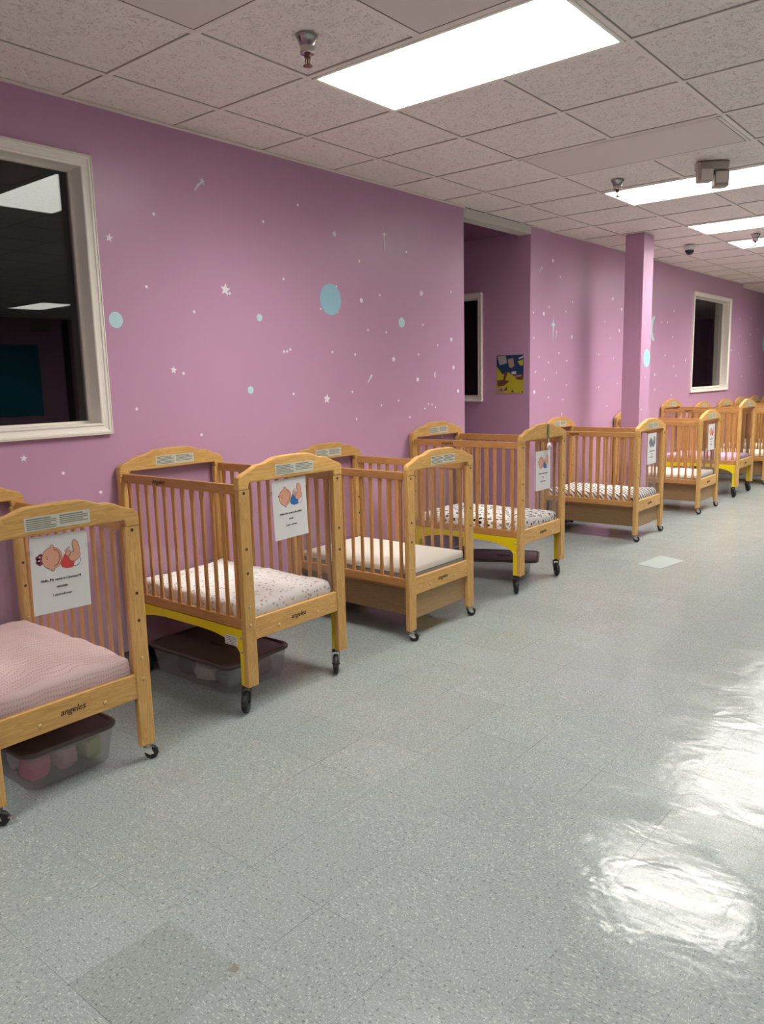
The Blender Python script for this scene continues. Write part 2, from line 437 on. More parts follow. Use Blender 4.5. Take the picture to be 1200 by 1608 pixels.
def text_obj(name, body, size, mat, M4, parent, shear=0, bold=0):
    me = text_mesh(body, size, shear, 0).copy()
    if bold:                      # heavier strokes: the same letters set again a hair to the side
        b2 = bmesh.new(); b2.from_mesh(me); n = len(b2.verts)
        dup = bmesh.ops.duplicate(b2, geom=list(b2.verts) + list(b2.edges) + list(b2.faces))
        for v in dup['geom']:
            if isinstance(v, bmesh.types.BMVert): v.co.x += bold * 1.4; v.co.z += .00005
        b2.to_mesh(me); b2.free()
    me.transform(M4)
    me.materials.clear(); me.materials.append(mat)
    o = bpy.data.objects.new(name, me); col.objects.link(o)
    if parent: o.parent = parent
    return o
def on_x(x, y, z):     # text facing +X, reading along +Y
    return Matrix(((0, 0, 1, x), (1, 0, 0, y), (0, 1, 0, z), (0, 0, 0, 1)))
def on_ny(x, y, z):    # text facing -Y, reading along +X
    return Matrix(((1, 0, 0, x), (0, 0, -1, y), (0, 1, 0, z), (0, 0, 0, 1)))

# ================================================================== ROOM
XR, YN, YF = 11.2, -3.2, 20.0
Y_A0, Y_A1 = 5.415, 6.50         # alcove
W1 = (0.50, 2.130, 1.31, 2.52)   # window openings y0,y1,z0,z1
W2 = (10.96, 12.53, 1.275, 2.50)
T = .14
bm = NB(); box(bm, -3.0, XR + .15, YN - .15, YF + .15, -.1, 0); struct('floor', bm, M['floor'])

# ceiling: tile plane just above a lattice of grid bars
bm = NB(); box(bm, -.0, XR + .15, YN - .15, YF + .15, H + .006, H + .06); struct('ceiling', bm, M['tile'])
GX = [.3754 + .61 * i for i in range(0, 18)]
GY = [2.0783 + .61 * j for j in range(-8, 30)]
bm = NB()
for x in GX: box(bm, x - .012, x + .012, YN, YF, H, H + .005)
for y in GY:
    box(bm, 0, XR, y - .012, y + .012, H - .0004, H + .005)
struct('trim_1', bm, M['tbar'])
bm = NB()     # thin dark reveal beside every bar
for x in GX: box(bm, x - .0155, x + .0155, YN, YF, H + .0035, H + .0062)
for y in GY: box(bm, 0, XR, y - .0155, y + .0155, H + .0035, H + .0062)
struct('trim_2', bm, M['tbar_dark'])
bm = NB(); box(bm, 0, XR, 13.19, YF, H - .055, H); struct('trim_3', bm, M['tile'])      # dropped bulkhead at the far end
bm = NB(); box(bm, 0, .022, YN, Y_A0, H - .004, H + .003); box(bm, 0, .022, Y_A1, 13.19, H - .004, H + .003); struct('trim_4', bm, M['tbar'])

# left wall with openings
E_ = .005      # the lining stands just inside the rough opening
def wall_left():
    bm = NB()
    def seg(y0, y1, z0=0, z1=H + .05): box(bm, -T, 0, y0, y1, z0, z1)
    a, b, c, d = W1[0] - E_, W1[1] + E_, W1[2] - E_, W1[3] + E_
    seg(YN, a); seg(b, Y_A0); seg(a, b, 0, c); seg(a, b, d)
    return bm
struct('wall_left', wall_left(), M['wall'])
bm = NB()
a, b, c, d = W2[0] - E_, W2[1] + E_, W2[2] - E_, W2[3] + E_
box(bm, -T, 0, Y_A1, a, 0, H + .05); box(bm, -T, 0, b, YF, 0, H + .05)
box(bm, -T, 0, a, b, 0, c); box(bm, -T, 0, a, b, d, H + .05)
struct('wall_left_far', bm, M['wall'])
# alcove: end wall facing the camera, side, back, ceiling
bm = NB()
AW = (-1.9, -.555, 1.31, 2.235)    # window in it x0,x1,z0,z1
a, b, c, d = AW[0] - E_, AW[1] + E_, AW[2] - E_, AW[3] + E_
box(bm, -3.0, a, Y_A1, Y_A1 + .10, 0, H + .05); box(bm, b, -T, Y_A1, Y_A1 + .10, 0, H + .05)
box(bm, a, b, Y_A1, Y_A1 + .10, 0, c); box(bm, a, b, Y_A1, Y_A1 + .10, d, H + .05)
struct('wall_alcove_end', bm, M['wall'])
bm = NB(); box(bm, -3.0, -T, Y_A0 - .10, Y_A0, 0, H + .05); struct('wall_alcove_near', bm, M['wall'])
bm = NB(); box(bm, -3.1, -3.0, Y_A0 - .1, Y_A1 + .1, 0, H + .05); struct('wall_alcove_back', bm, M['wall'])
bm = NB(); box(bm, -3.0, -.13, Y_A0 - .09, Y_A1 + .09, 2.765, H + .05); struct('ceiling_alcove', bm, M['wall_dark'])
bm = NB(); box(bm, -.12, .002, Y_A0 - .0, Y_A1, 2.745, H); struct('trim_5', bm, M['header'])

# other walls
bm = NB(); box(bm, XR, XR + .15, YN, YF, 0, H + .05); struct('wall_right', bm, M['wall_block'])
bm = NB(); box(bm, -T, XR, YF, YF + .15, 0, H + .05); struct('wall_far', bm, M['wall'])
bm = NB(); box(bm, -T, XR, YN - .15, YN, 0, H + .05); struct('wall_near', bm, M['wall'])
# cove base
bm = NB()
for y0, y1 in ((YN, Y_A0), (Y_A1, YF)): prism(bm, [(0, 0), (.016, 0), (.006, .018), (.004, .10), (0, .102)], 'y', y0, y1)
struct('baseboard_left', bm, M['cove'])
bm = NB(); prism(bm, [(Y_A1, 0), (Y_A1 - .016, 0), (Y_A1 - .006, .018), (Y_A1 - .004, .10), (Y_A1, .102)], 'x', -3, 0); struct('baseboard_alcove', bm, M['cove'])
bm = NB(); prism(bm, [(XR, 0), (XR - .016, 0), (XR - .006, .018), (XR - .004, .10), (XR, .102)], 'y', YN, YF); struct('baseboard_right', bm, M['cove'])

# pillar
bm = NB(); box(bm, .424, .607, 7.60, 7.85, 0, H, bev=.002); struct('wall_pillar', bm, M['wall'])

# windows in x=0 plane: moulded casing, reveal, glass, dark room box
def casing_profile(w): # (distance from opening edge, projection)
    return [(0, 0), (0, .012), (.004, .016), (.010, .016), (.014, .012), (.022, .013), (.034, .016), (.038, .021), (.046, .022), (.050, .019), (w - .006, .024), (w, .022), (w, 0)]
def frame_rect(bm, y0, y1, z0, z1, w, put):
    pr = casing_profile(w); corners = [(y0, z0, -1, -1), (y1, z0, 1, -1), (y1, z1, 1, 1), (y0, z1, -1, 1)]
    rings = [[bm.verts.new(put(a + sa * d, b + sb * d, h)) for d, h in pr] for a, b, sa, sb in corners]
    for i in range(4):
        A, B = rings[i], rings[(i + 1) % 4]
        for k in range(len(pr) - 1): bm.faces.new((A[k], A[k + 1], B[k + 1], B[k]))
def window(n, y0, y1, z0, z1, put, cw, depth=.10, group=None):
    bm = NB(); frame_rect(bm, y0, y1, z0, z1, cw, put)
    # reveal lining with a stop bead
    def q(a, b, c, d): bm.faces.new([bm.verts.new(p) for p in (a, b, c, d)])
    for (a0, b0, a1, b1) in ((y0, z0, y1, z0), (y1, z0, y1, z1), (y1, z1, y0, z1), (y0, z1, y0, z0)):
        q(put(a0, b0, .0), put(a1, b1, .0), put(a1, b1, -depth), put(a0, b0, -depth))
    e = .012
    inn = [(y0 + e, z0 + e), (y1 - e, z0 + e), (y1 - e, z1 - e), (y0 + e, z1 - e)]
    out = [(y0, z0), (y1, z0), (y1, z1), (y0, z1)]
    for i in range(4):
        j = (i + 1) % 4
        q(put(*out[i], -depth + .02), put(*out[j], -depth + .02), put(*inn[j], -depth + .02), put(*inn[i], -depth + .02))
        q(put(*inn[i], -depth + .02), put(*inn[j], -depth + .02), put(*inn[j], -depth), put(*inn[i], -depth))
    fr = struct('window_%d' % n, bm, M['white_trim'])
    bm = NB()
    vs = [[bm.verts.new(put(a, b, h)) for a, b in inn] for h in (-depth + .012, -depth + .006)]
    bm.faces.new(vs[0]); bm.faces.new(vs[1][::-1])
    for i in range(4): bm.faces.new((vs[0][i], vs[0][(i + 1) % 4], vs[1][(i + 1) % 4], vs[1][i]))
    obj('window_pane', bm, M['glass'], fr)
    return fr
PX = lambda a, b, h: (h, a, b)
window(1, *W1, PX, .056)
window(2, *W2, PX, .056)
PYa = lambda a, b, h: (a, Y_A1 - h, b)
window(3, *AW, PYa, .045, .08)
# unlit rooms behind the glass (open boxes)
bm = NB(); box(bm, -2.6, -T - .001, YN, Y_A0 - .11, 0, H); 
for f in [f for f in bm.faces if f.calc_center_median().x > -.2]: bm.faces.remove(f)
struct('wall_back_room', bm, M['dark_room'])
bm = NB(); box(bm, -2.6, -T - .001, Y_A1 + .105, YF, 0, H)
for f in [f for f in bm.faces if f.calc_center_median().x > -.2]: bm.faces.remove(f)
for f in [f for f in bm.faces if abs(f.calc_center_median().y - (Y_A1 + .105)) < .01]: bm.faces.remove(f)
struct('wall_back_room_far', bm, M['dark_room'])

# ================================================================== CEILING FIXTURES
def light(x0, y0, label, lit=True, cols=2, rows=1, name='ceiling_light', cat='ceiling light', group=None):
    x1, y1 = x0 + .61 * cols, y0 + .61 * rows
    t = thing(name, label, cat, ((x0 + x1) / 2, (y0 + y1) / 2, H), group=group)
    X, Y = .305 * cols - .012, .305 * rows - .012
    bm = NB(); b = .018
    for s in (-1, 1):
        prism(bm, [(s * X, .004), (s * X, -.004), (s * (X - .005), -.007), (s * (X - b), -.004), (s * (X - b), .004)], 'y', -Y, Y)
        prism(bm, [(s * Y, .004), (s * Y, -.004), (s * (Y - .005), -.007), (s * (Y - b), -.004), (s * (Y - b), .004)], 'x', -X, X)
    obj('light_frame', bm, M['tbar'] if not lit else M['white_trim'], t)
    bm = NB(); box(bm, -X + b, X - b, -Y + b, Y - b, -.002 if lit else -.0032, .004)
    obj('diffuser', bm, M['lens'] if lit else M['blank'], t)
    if not lit:
        bm = NB()
        for s in (-1, 1):
            box(bm, s * (X - b), s * (X - b - .005), -Y + b, Y - b, -.0036, .003); box(bm, -X + b, X - b, s * (Y - b), s * (Y - b - .005), -.0036, .003)
        obj('dark_gap', bm, M['lid_brown'], t)  # dark strips stand in for the shaded gap along the panel edges
    return t
def gx(i): return .3754 + .61 * i
def gy(j): return 2.0783 + .61 * j
LG = 'ceiling lights outside the view'
light(gx(1), gy(1), 'long lit fluorescent ceiling panel nearest the camera, above the first cribs')
light(gx(1), gy(6), 'lit ceiling panel behind the twin head emergency light')
light(gx(1), gy(9), 'lit ceiling panel between the emergency light and the far sprinkler')
light(gx(1), gy(11), 'lit ceiling panel behind the far sprinkler')
for i, j in ((1, 14), (1, 17), (1, 21), (1, 25), (1, -5), (7, 1), (7, 13), (7, -4), (13, 7), (13, 14), (7, 20)):  # unseen panels added to light the room; only the mirrored one is known
    light(gx(i), gy(j), 'lit ceiling panel mirrored low in the near window pane' if (i, j) == (13, 7) else 'unseen ceiling panel added for fill light', group=LG)
light(gx(1), gy(4), 'flat unlit blank panel set in the ceiling between the first two lights', False, name='ceiling_panel', cat='ceiling panel')
light(gx(1) , gy(-1), 'smooth unlit ceiling panel at the top left corner of the view', False, 2, 1, 'ceiling_panel', 'ceiling panel')
light(gx(2) , gy(0), 'recessed unlit ceiling panel touching the nearest lit light', False, 2, 1, 'ceiling_panel', 'ceiling panel')

def sprinkler():
    t = thing('fire_sprinkler', 'x', 'sprinkler')
    bm = NB(); lathe(bm, [(.040, 0), (.040, -.004), (.033, -.012), (.027, -.035), (.024, -.05), (.027, -.054), (.025, -.060), (.012, -.060)], (0, 0, 0))
    obj('escutcheon_cup', bm, M['chrome'], t)
    bm = NB(); lathe(bm, [(.012, -.055), (.012, -.072), (.009, -.075)], (0, 0, 0), n=12)
    for s in (-1, 1): tube(bm, [(s * .009, 0, -.07), (s * .012, 0, -.082), (s * .009, 0, -.094), (0, 0, -.100)], .0022, 6)
    tube(bm, [(0, 0, -.072), (0, 0, -.098)], .003, 8)
    obj('sprinkler_frame', bm, M['copper'], t)
    bm = NB(); lathe(bm, [(.004, -.098), (.017, -.101), (.017, -.1035), (.004, -.105)], (0, 0, 0), n=16)
    obj('deflector', bm, M['copper'], t)
    return t
s0 = sprinkler(); s0.scale = (1.1, 1.1, 1.05)
for i, (x, y, l) in enumerate(((1.284, 2.383, 'sprinkler head nearest the camera, left of the big lit panel'),
                               (1.241, 5.465, 'sprinkler head at the corner of the second lit panel'),
                               (1.352, 8.55, 'small sprinkler head in front of the farthest visible lit panel'))):
    s = s0 if i == 0 else copy_tree(s0)
    s.location = (x, y, H); s['label'] = l; s['group'] = 'ceiling sprinklers'

# emergency light with two heads
t = thing('emergency_light', 'beige twin head emergency light mounted on the ceiling grid', 'emergency light', (1.87, 5.47, H), .62)
bm = NB(); prism(bm, [(-.085, -.05), (.085, -.05), (.10, -.03), (.10, .03), (.085, .05), (-.085, .05), (-.10, .03), (-.10, -.03)], 'z', -.045, 0, bev=.006)
obj('housing', bm, M['beige_plastic'], t)
for s, yy in ((-1, -.045), (1, .03)):
    bm = NB(); box(bm, s * .062 - .046, s * .062 + .046, yy - .05, yy + .03, -.130 - .02 * (s > 0), -.046, bev=.014, seg=3)
    h_ = obj('lamp_head', bm, M['beige_plastic'], t)
    bm = NB(); box(bm, s * .058 - .036, s * .058 + .036, yy - .054, yy - .049, -.127, -.058, bev=.002); obj('lamp_lens', bm, M['blank'], h_)
bm = NB(); lathe(bm, [(.02, -.05), (.02, -.07), (.012, -.075)], (0, -.0, 0), n=12); obj('swivel', bm, M['lid_brown'], t)

# dome camera
t = thing('dome_camera', 'small white security dome camera on the ceiling near the pillar', 'security camera', (.66, 8.72, H))
bm = NB(); lathe(bm, [(.060, 0), (.062, -.03), (.058, -.045), (.045, -.05)], (0, 0, 0)); obj('camera_base', bm, M['white_plastic'], t)
bm = NB(); lathe(bm, [(.046, -.048), (.045, -.06), (.036, -.08), (.018, -.094), (.002, -.097)], (0, 0, 0)); obj('camera_dome', bm, M['dome'], t)

# ================================================================== RIGHT SIDE (seen mirrored in the near window)
t = thing('felt_board', 'large teal board on the block wall across the room', 'wall board', (XR - .02, 6.6, .96))
bm = NB(); box(bm, 0, .018, -1.1, 1.1, 0, 1.35, bev=.004); obj('board_face', bm, M['teal_board'], t)
t = thing('exit_sign', 'unlit exit sign above the board on the block wall', 'exit sign', (XR - .03, 7.77, 2.57))
bm = NB(); box(bm, -.02, .028, -.2, .2, 0, .2, bev=.01); obj('sign_box', bm, M['exit_red'], t)
bm = NB(); box(bm, -.01, 0, 8.22, 8.36, 0, H)
for v in bm.verts: v.co.x += XR - .0
struct('trim_6', bm, M['door_dark'])

# ================================================================== CRIBS
L = .96; Wd = .665           # length away from the wall, width
def arch(z0):                 # outline of the scalloped head board, (y,z)
    h = [(0, -.015), (0, .022), (.005, .038), (.016, .048), (.035, .055), (.060, .063), (.090, .077), (.112, .086), (.128, .088), (.150, .089), (.175, .095), (.205, .107), (.228, .113), (.245, .114)]
    left = [(a, z0 + b) for a, b in h]
    right = [(Wd - a, z0 + b) for a, b in reversed(h)]
    bot = [(Wd, z0 - .015), (Wd - .055, z0 - .015), (Wd - .062, z0 + .012), (.062, z0 + .012), (.055, z0 - .015)]
    pts = left + [(Wd / 2, z0 + .1165)] + right
    return pts + bot[1:]
def caster(parent, x, y, ztop, r, black, yaw, name='caster'):
    c = bpy.data.objects.new(name, None); col.objects.link(c); c.parent = parent
    c.location = (x, y, 0); c.rotation_euler = (0, 0, yaw); c.empty_display_size = .03
    off = r * .55
    bm = NB(); wd = .011 if r < .035 else .014
    lathe(bm, [(r * .25, -wd), (r * .86, -wd), (r, -wd * .55), (r, wd * .55), (r * .86, wd), (r * .25, wd)], (off, 0, r), 'y', 28)
    wh = obj('wheel', bm, M['black_rubber'], c)
    bm = NB(); lathe(bm, [(r * .34, -wd - .001), (r * .34, wd + .001)], (off, 0, r), 'y', 20); obj('hub', bm, M['black_metal'], wh)
    bm = NB()
    for s in (-1, 1):
        prism(bm, [(-.012, ztop - .012), (.012, ztop - .012), (off + .008, r * .9), (off - .008, r * .8), (-.014, r * 1.4)], 'y', s * (wd + .004), s * (wd + .006))
    box(bm, -.016, .016, -wd - .006, wd + .006, ztop - .016, ztop - .010)
    lathe(bm, [(.011, ztop - .012), (.011, ztop - .004), (.006, ztop - .004), (.006, ztop + .01)], (0, 0, 0), n=14)
    tube(bm, [(off, -wd - .007, r), (off, wd + .007, r)], .0045, 8)
    obj('fork', bm, M['zinc'] if not black else M['black_metal'], c)
    bm = NB(); box(bm, off + r * .35, off + r * 1.35, -.008, .008, r * 1.05, r * 1.05 + .005, bev=.0015); obj('brake_pedal', bm, M['zinc'] if not black else M['black_metal'], c)
    return c
def make_crib(tall, drawer):
    zb = .0 if tall else -.07          # everything sits lower on the plain kind
    z0 = 1.045 + zb                    # bottom of the arched board
    root = thing('crib', 'x', 'crib')
    foot = .125 if tall else .065
    xf, xb = L - .030, .012            # front / back panel inner planes
    pw = .062
    for px in (xf, xb):
        for py in (0, Wd - pw):
            bm = NB(); box(bm, px, px + .030, py, py + pw, foot, z0 - .015, bev=.004)
            p = obj('post', bm, M['wood_z'], root)
            # bolts, dark sockets and brass caps
            face = px + .030; cy = py + pw / 2 - .002
            for zz in (1.015, .765, .655, .50, .415):
                bm = NB(); lathe(bm, [(.0065, 0), (.0065, .0012), (.004, .0012), (.004, .0004)] if zz > .6 else [(.0075, 0), (.0065, .002), (.003, .0028), (.001, .0028)], (face, cy, zz + zb), 'x', 12)
                obj('bolt', bm, M['hole'] if zz > .6 else M['brass'], p)
        bm = NB(); prism(bm, arch(z0), 'x', px - .002, px + .032, bev=.006)
        a = obj('arched_board', bm, M['wood_y'], root, )
        if True:
            bm = NB(); cy = Wd / 2 + .008; lx = px + .0325
            box(bm, lx, lx + .0006, cy - .122, cy + .122, z0 + .028, z0 + .077, 0)
            for side in (-1, 1):
                for k in range(6):
                    if side > 0 and k > 4: continue
                    yy0 = cy - .115 if side < 0 else cy + .006
                    wdt = .108 - (0 if k % 3 else .02)
                    box(bm, lx + .0006, lx + .0009, yy0, yy0 + wdt, z0 + .067 - k * .0068, z0 + .0705 - k * .0068 + (.001 if k == 0 else 0), 1)
            o = obj('caution_label', bm, [M['label'], M['label_ink']], a); tag(o, 'silver caution sticker with rows of fine print')
        bm = NB(); box(bm, px + .002, px + .026, pw, Wd - pw, .340 + zb, .440 + zb, bev=.003)
        e = obj('end_board', bm, M['wood_y'], root)
        if px == xf:
            text_obj('brand_print', 'angeles', .034, M['brand'], on_x(px + .0263, Wd / 2 - .0, .392 + zb), e, .28, .0006)
            for by in (.205, .462):
                bm = NB(); lathe(bm, [(.008, 0), (.0075, .002), (.004, .0035), (.001, .0037)], (px + .026, by, .372 + zb), 'x', 14); obj('bolt', bm, M['brass'], e)
        bm = NB(); box(bm, px + .010, px + .014, pw - .004, Wd - pw + .004, .436 + zb, z0 + .014)
        o = obj('clear_panel', bm, M['acrylic'], root); tag(o, 'clear acrylic end panel')
    for py, sd in ((.018, 1), (Wd - .018 - .022, -1)):
        bm = NB(); box(bm, xb + .030, xf, py, py + .022, 1.005 + zb, 1.050 + zb, bev=.004)
        tr_ = obj('top_rail', bm, M['rail_x'], root)
        if sd == 1:
            text_obj('brand_print', 'angeles', .034, M['brand'], on_ny(.345, py - .0003, 1.028 + zb), tr_, .28, .001)
        bm = NB(); box(bm, xb + .030, xf, py, py + .022, .388 + zb, .436 + zb, bev=.004)
        obj('bottom_rail', bm, M['rail_x'], root)
        for k in range(12):
            sx = .066 + .073 * k
            bm = NB(); prism(bm, [(sx, .430 + zb), (sx + .026, .430 + zb), (sx + .026, .46 + zb), (sx + .023, .50 + zb), (sx + .023, .94 + zb), (sx + .026, .98 + zb), (sx + .026, 1.01 + zb), (sx, 1.01 + zb), (sx, .98 + zb), (sx + .003, .94 + zb), (sx + .003, .50 + zb), (sx, .46 + zb)], 'y', py + .006, py + .016, bev=.002)
            obj('slat', bm, M['rail_z'], root)
    bm = NB(); box(bm, xb + .03, xf, .042, Wd - .042, .372 + zb, .382 + zb)
    obj('mattress_board', bm, M['rail_x'], root)
    if tall:
        fr = bpy.data.objects.new('steel_frame', None); col.objects.link(fr); fr.parent = root; tag(fr, 'yellow steel rolling frame')
        for py in (.012, Wd - .018):
            n = 12; pts = [(xb + .035, .388), (xf - .004, .388), (xf - .004, foot - .002), (xf - .034, foot - .002), (xf - .034, .27)]
            for k in range(1, n): 
                a = PI / 2 * k / n
                pts.append((xf - .034 - .28 * (1 - math.cos(a)), .27 + .078 * math.sin(a)))
            pts.append((xf - .32, .348)); pts.append((xb + .32, .348))
            for k in range(1, n):
                a = PI / 2 * (1 - k / n)
                pts.append((xb + .069 + .28 * (1 - math.cos(a)) - .0, .27 + .078 * math.sin(a)))
            pts += [(xb + .065, .27), (xb + .065, foot - .002), (xb + .035, foot - .002)]
            bm = NB(); prism(bm, pts, 'y', py, py + .004); g = obj('side_plate', bm, M['yellow'], fr)
        for px in (xf - .034, xb + .035):
            for py in (.016, Wd - .046):
                bm = NB(); box(bm, px, px + .030, py, py + .030, foot, .372); obj('frame_leg', bm, M['yellow'], fr)
        bm = NB(); box(bm, xf - .135, xf - .048, .0105, .0119, .305, .352, 0)
        for k in range(5): box(bm, xf - .128, xf - .056, .0100, .0106, .342 - k * .008, .3445 - k * .008, 1)
        o = obj('warning_label', bm, [M['paper'], M['label_ink']], fr)
        for bx, bz in ((xf - .020, .352), (xf - .020, .285)):
            bm = NB(); lathe(bm, [(.001, .0105 - .003), (.006, .0105 - .002), (.007, .012)], (bx, 0, bz), 'y', 12); obj('bolt', bm, M['zinc'], fr)
        for px, py, ya in ((xf - .024, .031, -.92), (xf - .024, Wd - .031, -.85), (xb + .05, .031, .2), (xb + .05, Wd - .031, -.2)):
            caster(root, px, py, foot, .050, True, ya)
    else:
        for i, (px, py, ya) in enumerate(((xf + .015, pw / 2, PI * .22), (xf + .015, Wd - pw / 2, PI * .35), (xb + .015, pw / 2, .3), (xb + .015, Wd - pw / 2, -.4))):
            caster(root, px, py, foot, .0275, False, ya)
    if drawer:
        bm = NB(); x0, x1, y0, y1, a, b = .05, .915, .10, Wd - .075, .125, .292
        box(bm, x0, x1, y0, y0 + .016, a, b, bev=.002); box(bm, x0, x1, y1 - .016, y1, a, b, bev=.002)
        box(bm, x0, x0 + .016, y0 + .016, y1 - .016, a, b); box(bm, x0 + .016, x1 - .0, y0 + .016, y1 - .016, a, a + .012)
        d = obj('drawer', bm, M['drawer_wood'], root); tag(d, 'oak veneered storage drawer hung under the mattress')
        bm = NB(); box(bm, x1, x1 + .016, y0 - .012, y1 + .012, a - .006, b - .03, bev=.003); obj('drawer_front', bm, M['drawer_wood_y'], d)
        bm = NB()
        for yy in (y0 + .02, y1 - .032): box(bm, x0, x1, yy, yy + .012, b, b + .014 )
        for yy in (y0 + .02, y1 - .032): box(bm, x0, x1, yy, yy + .012, b + .013, .372 + zb )
        obj('runner', bm, M['black_metal'], d)
    return root

def mattress(y0c, zbot, thick, mat, label, seed, wr=.006, bare=False, crown=.0):
    """soft block lying inside a crib"""
    x0, x1, y0, y1 = .058, L - .036, .052, Wd - .052
    t = thing('crib_mattress', label, 'mattress', (0, y0c, 0), group='crib mattresses')
    bm = NB(); r = .022 if not bare else .014
    NXg, NYg, NZg = 44, 30, 8
    # superellipsoid-ish rounded box from a gridded cube
    cx, cy, cz = (x0 + x1) / 2, (y0 + y1) / 2, zbot + thick / 2
    hx, hy, hz = (x1 - x0) / 2, (y1 - y0) / 2, thick / 2
    cache = {}
    def vert(i, j, k):
        key = (i, j, k)
        if key in cache: return cache[key]
        p = Vector(((i / NXg * 2 - 1) * hx, (j / NYg * 2 - 1) * hy, (k / NZg * 2 - 1) * hz))
        q = Vector((max(-hx + r, min(hx - r, p.x)), max(-hy + r, min(hy - r, p.y)), max(-hz + r, min(hz - r, p.z))))
        d = p - q
        if d.length > 0: d = d.normalized() * r
        p2 = q + d
        n = noise.noise(Vector((p.x * 7 + seed, p.y * 7, p.z * 12))) * wr + noise.noise(Vector((p.x * 22, p.y * 22 + seed, p.z * 30))) * wr * .45
        top = 1 if k == NZg else .35
        if k > 0:
            if k >= NZg - 1: p2.z += n * 1.2 + crown * (1 - (p.x / hx) ** 2) * (1 - (p.y / hy) ** 2)
            edge = 1 - min(1, (hx - abs(p.x)) / .02) if abs(p.x) > hx - .02 else 0
            if abs(p.y) >= hy - 1e-6: p2.y -= math.copysign(abs(n) * .9, p.y)
            if abs(p.x) >= hx - 1e-6: p2.x -= math.copysign(abs(n) * .9, p.x)
        v = bm.verts.new((cx + p2.x, cy + p2.y, cz + p2.z)); cache[key] = v; return v
    def quad(a, b, c, d, m=0):
        f = bm.faces.new((vert(*a), vert(*b), vert(*c), vert(*d))); f.smooth = True; f.material_index = m
    for i in range(NXg):
        for j in range(NYg):
            quad((i, j, 0), (i, j + 1, 0), (i + 1, j + 1, 0), (i + 1, j, 0)); quad((i, j, NZg), (i + 1, j, NZg), (i + 1, j + 1, NZg), (i, j + 1, NZg))
    for k in range(NZg):
        mi = 1 if (bare and k < NZg // 2 + 1) else 0
        for i in range(NXg):
            quad((i, 0, k), (i + 1, 0, k), (i + 1, 0, k + 1), (i, 0, k + 1), mi); quad((i, NYg, k), (i, NYg, k + 1), (i + 1, NYg, k + 1), (i + 1, NYg, k), mi)
        for j in range(NYg):
            quad((0, j, k), (0, j, k + 1), (0, j + 1, k + 1), (0, j + 1, k), mi); quad((NXg, j, k), (NXg, j + 1, k), (NXg, j + 1, k + 1), (NXg, j, k + 1), mi)
    o = obj('mattress_body' if bare else 'fitted_sheet', bm, [mat, M['vinyl_grey']], t)
    if bare:
        z = zbot + thick * .62
        bm = NB(); rr = .014
        P = [(x0 + rr, y0), (x1 - rr, y0), (x1 - rr * .3, y0 + rr * .3), (x1, y0 + rr), (x1, y1 - rr), (x1 - rr * .3, y1 - rr * .3), (x1 - rr, y1), (x0 + rr, y1), (x0, y1 - rr), (x0, y0 + rr), (x0 + rr, y0)]
        tube(bm, [(a, b, z) for a, b in P], .0022, 6); obj('seam_piping', bm, M['piping'], t)
    return t

P_draw = make_crib(False, True); P_tall = make_crib(True, False); P_open = make_crib(False, False)
CRIBS = [  # y, kind, label
    (1.020, 'open', 'light wood crib nearest the camera, pink sheet, clear bin beneath it'),
    (2.185, 'tall', 'tall yellow framed crib with a blue baby sign, second from the camera'),
    (3.386, 'draw', 'wooden crib with a bare cream mattress, a drawer and no sign, third from the camera'),
    (4.640, 'tall', 'tall yellow framed crib with pebble patterned sheet in front of the alcove'),
    (6.690, 'draw', 'wooden crib with drawer and grey stroke patterned sheet, standing before the pillar'),
    (8.395, 'draw', 'wooden crib with drawer, cream mattress and small sign, just beyond the pillar'),
    (9.820, 'tall', 'tall yellow framed crib with lilac sheet at the right edge'),
    (11.06, 'draw', 'wooden crib beneath the far end of the far window, behind the lilac crib'),
    (12.12, 'draw', 'wooden crib in the distance, second arched headboard past the lilac crib'),
    (12.93, 'draw', 'wooden crib in the distance, third arched headboard past the lilac crib'),
    (13.74, 'draw', 'wooden crib in the distance, fourth arched headboard past the lilac crib'),
    (14.55, 'draw', 'farthest wooden crib at the right edge of the row'),
]
used = set()
for y, k, lab in CRIBS:
    src = {'draw': P_draw, 'tall': P_tall, 'open': P_open}[k]
    c = src if k not in used else copy_tree(src)
    used.add(k)
    if y > 4 and k == 'tall':
        for ch in c.children_recursive:
            if ch.name.startswith('warning_label'): bpy.data.objects.remove(ch); break
    if y == 4.640:       # this one has lost its front caution sticker
        lb = [ch for ch in c.children_recursive if ch.name.startswith('caution_label')]
        lb.sort(key=lambda o: o.data.vertices[0].co.x); bpy.data.objects.remove(lb[0 if lb[0].data.vertices[0].co.x > .5 else 1])
    c.location = (.004, y, 0); c['label'] = lab; c['group'] = 'cribs along the purple wall'

mattress(1.020, .314, .120, M['sheet_pink'], 'mattress in pink knit sheet inside the nearest crib', 3, .010, crown=.05)
mattress(2.185, .384, .108, M['sheet_floral'], 'mattress in white sheet with tiny flowers, second crib', 11, .009, crown=.025)
mattress(3.386, .314, .112, M['vinyl_cream'], 'bare cream vinyl mattress with grey border, third crib', 5, .001, True)
mattress(4.640, .384, .108, M['sheet_terrazzo'], 'mattress in white sheet with black pebble print', 21, .008, crown=.025)
mattress(6.690, .314, .105, M['sheet_zigzag'], 'mattress in white sheet with grey strokes before the pillar', 33, .008, crown=.02)
mattress(8.395, .314, .105, M['vinyl_cream'], 'plain cream mattress in the crib beyond the pillar', 41, .001, True)
mattress(9.820, .384, .100, M['sheet_lilac'], 'mattress in lilac sheet in the tall crib at the right', 51, .008, crown=.01)
mattress(11.06, .314, .105, M['vinyl_cream'], 'cream mattress in the crib behind the lilac one', 61, .001, True)
mattress(12.12, .314, .105, M['vinyl_cream'], 'cream mattress in the second crib past the lilac one', 62, .001, True)
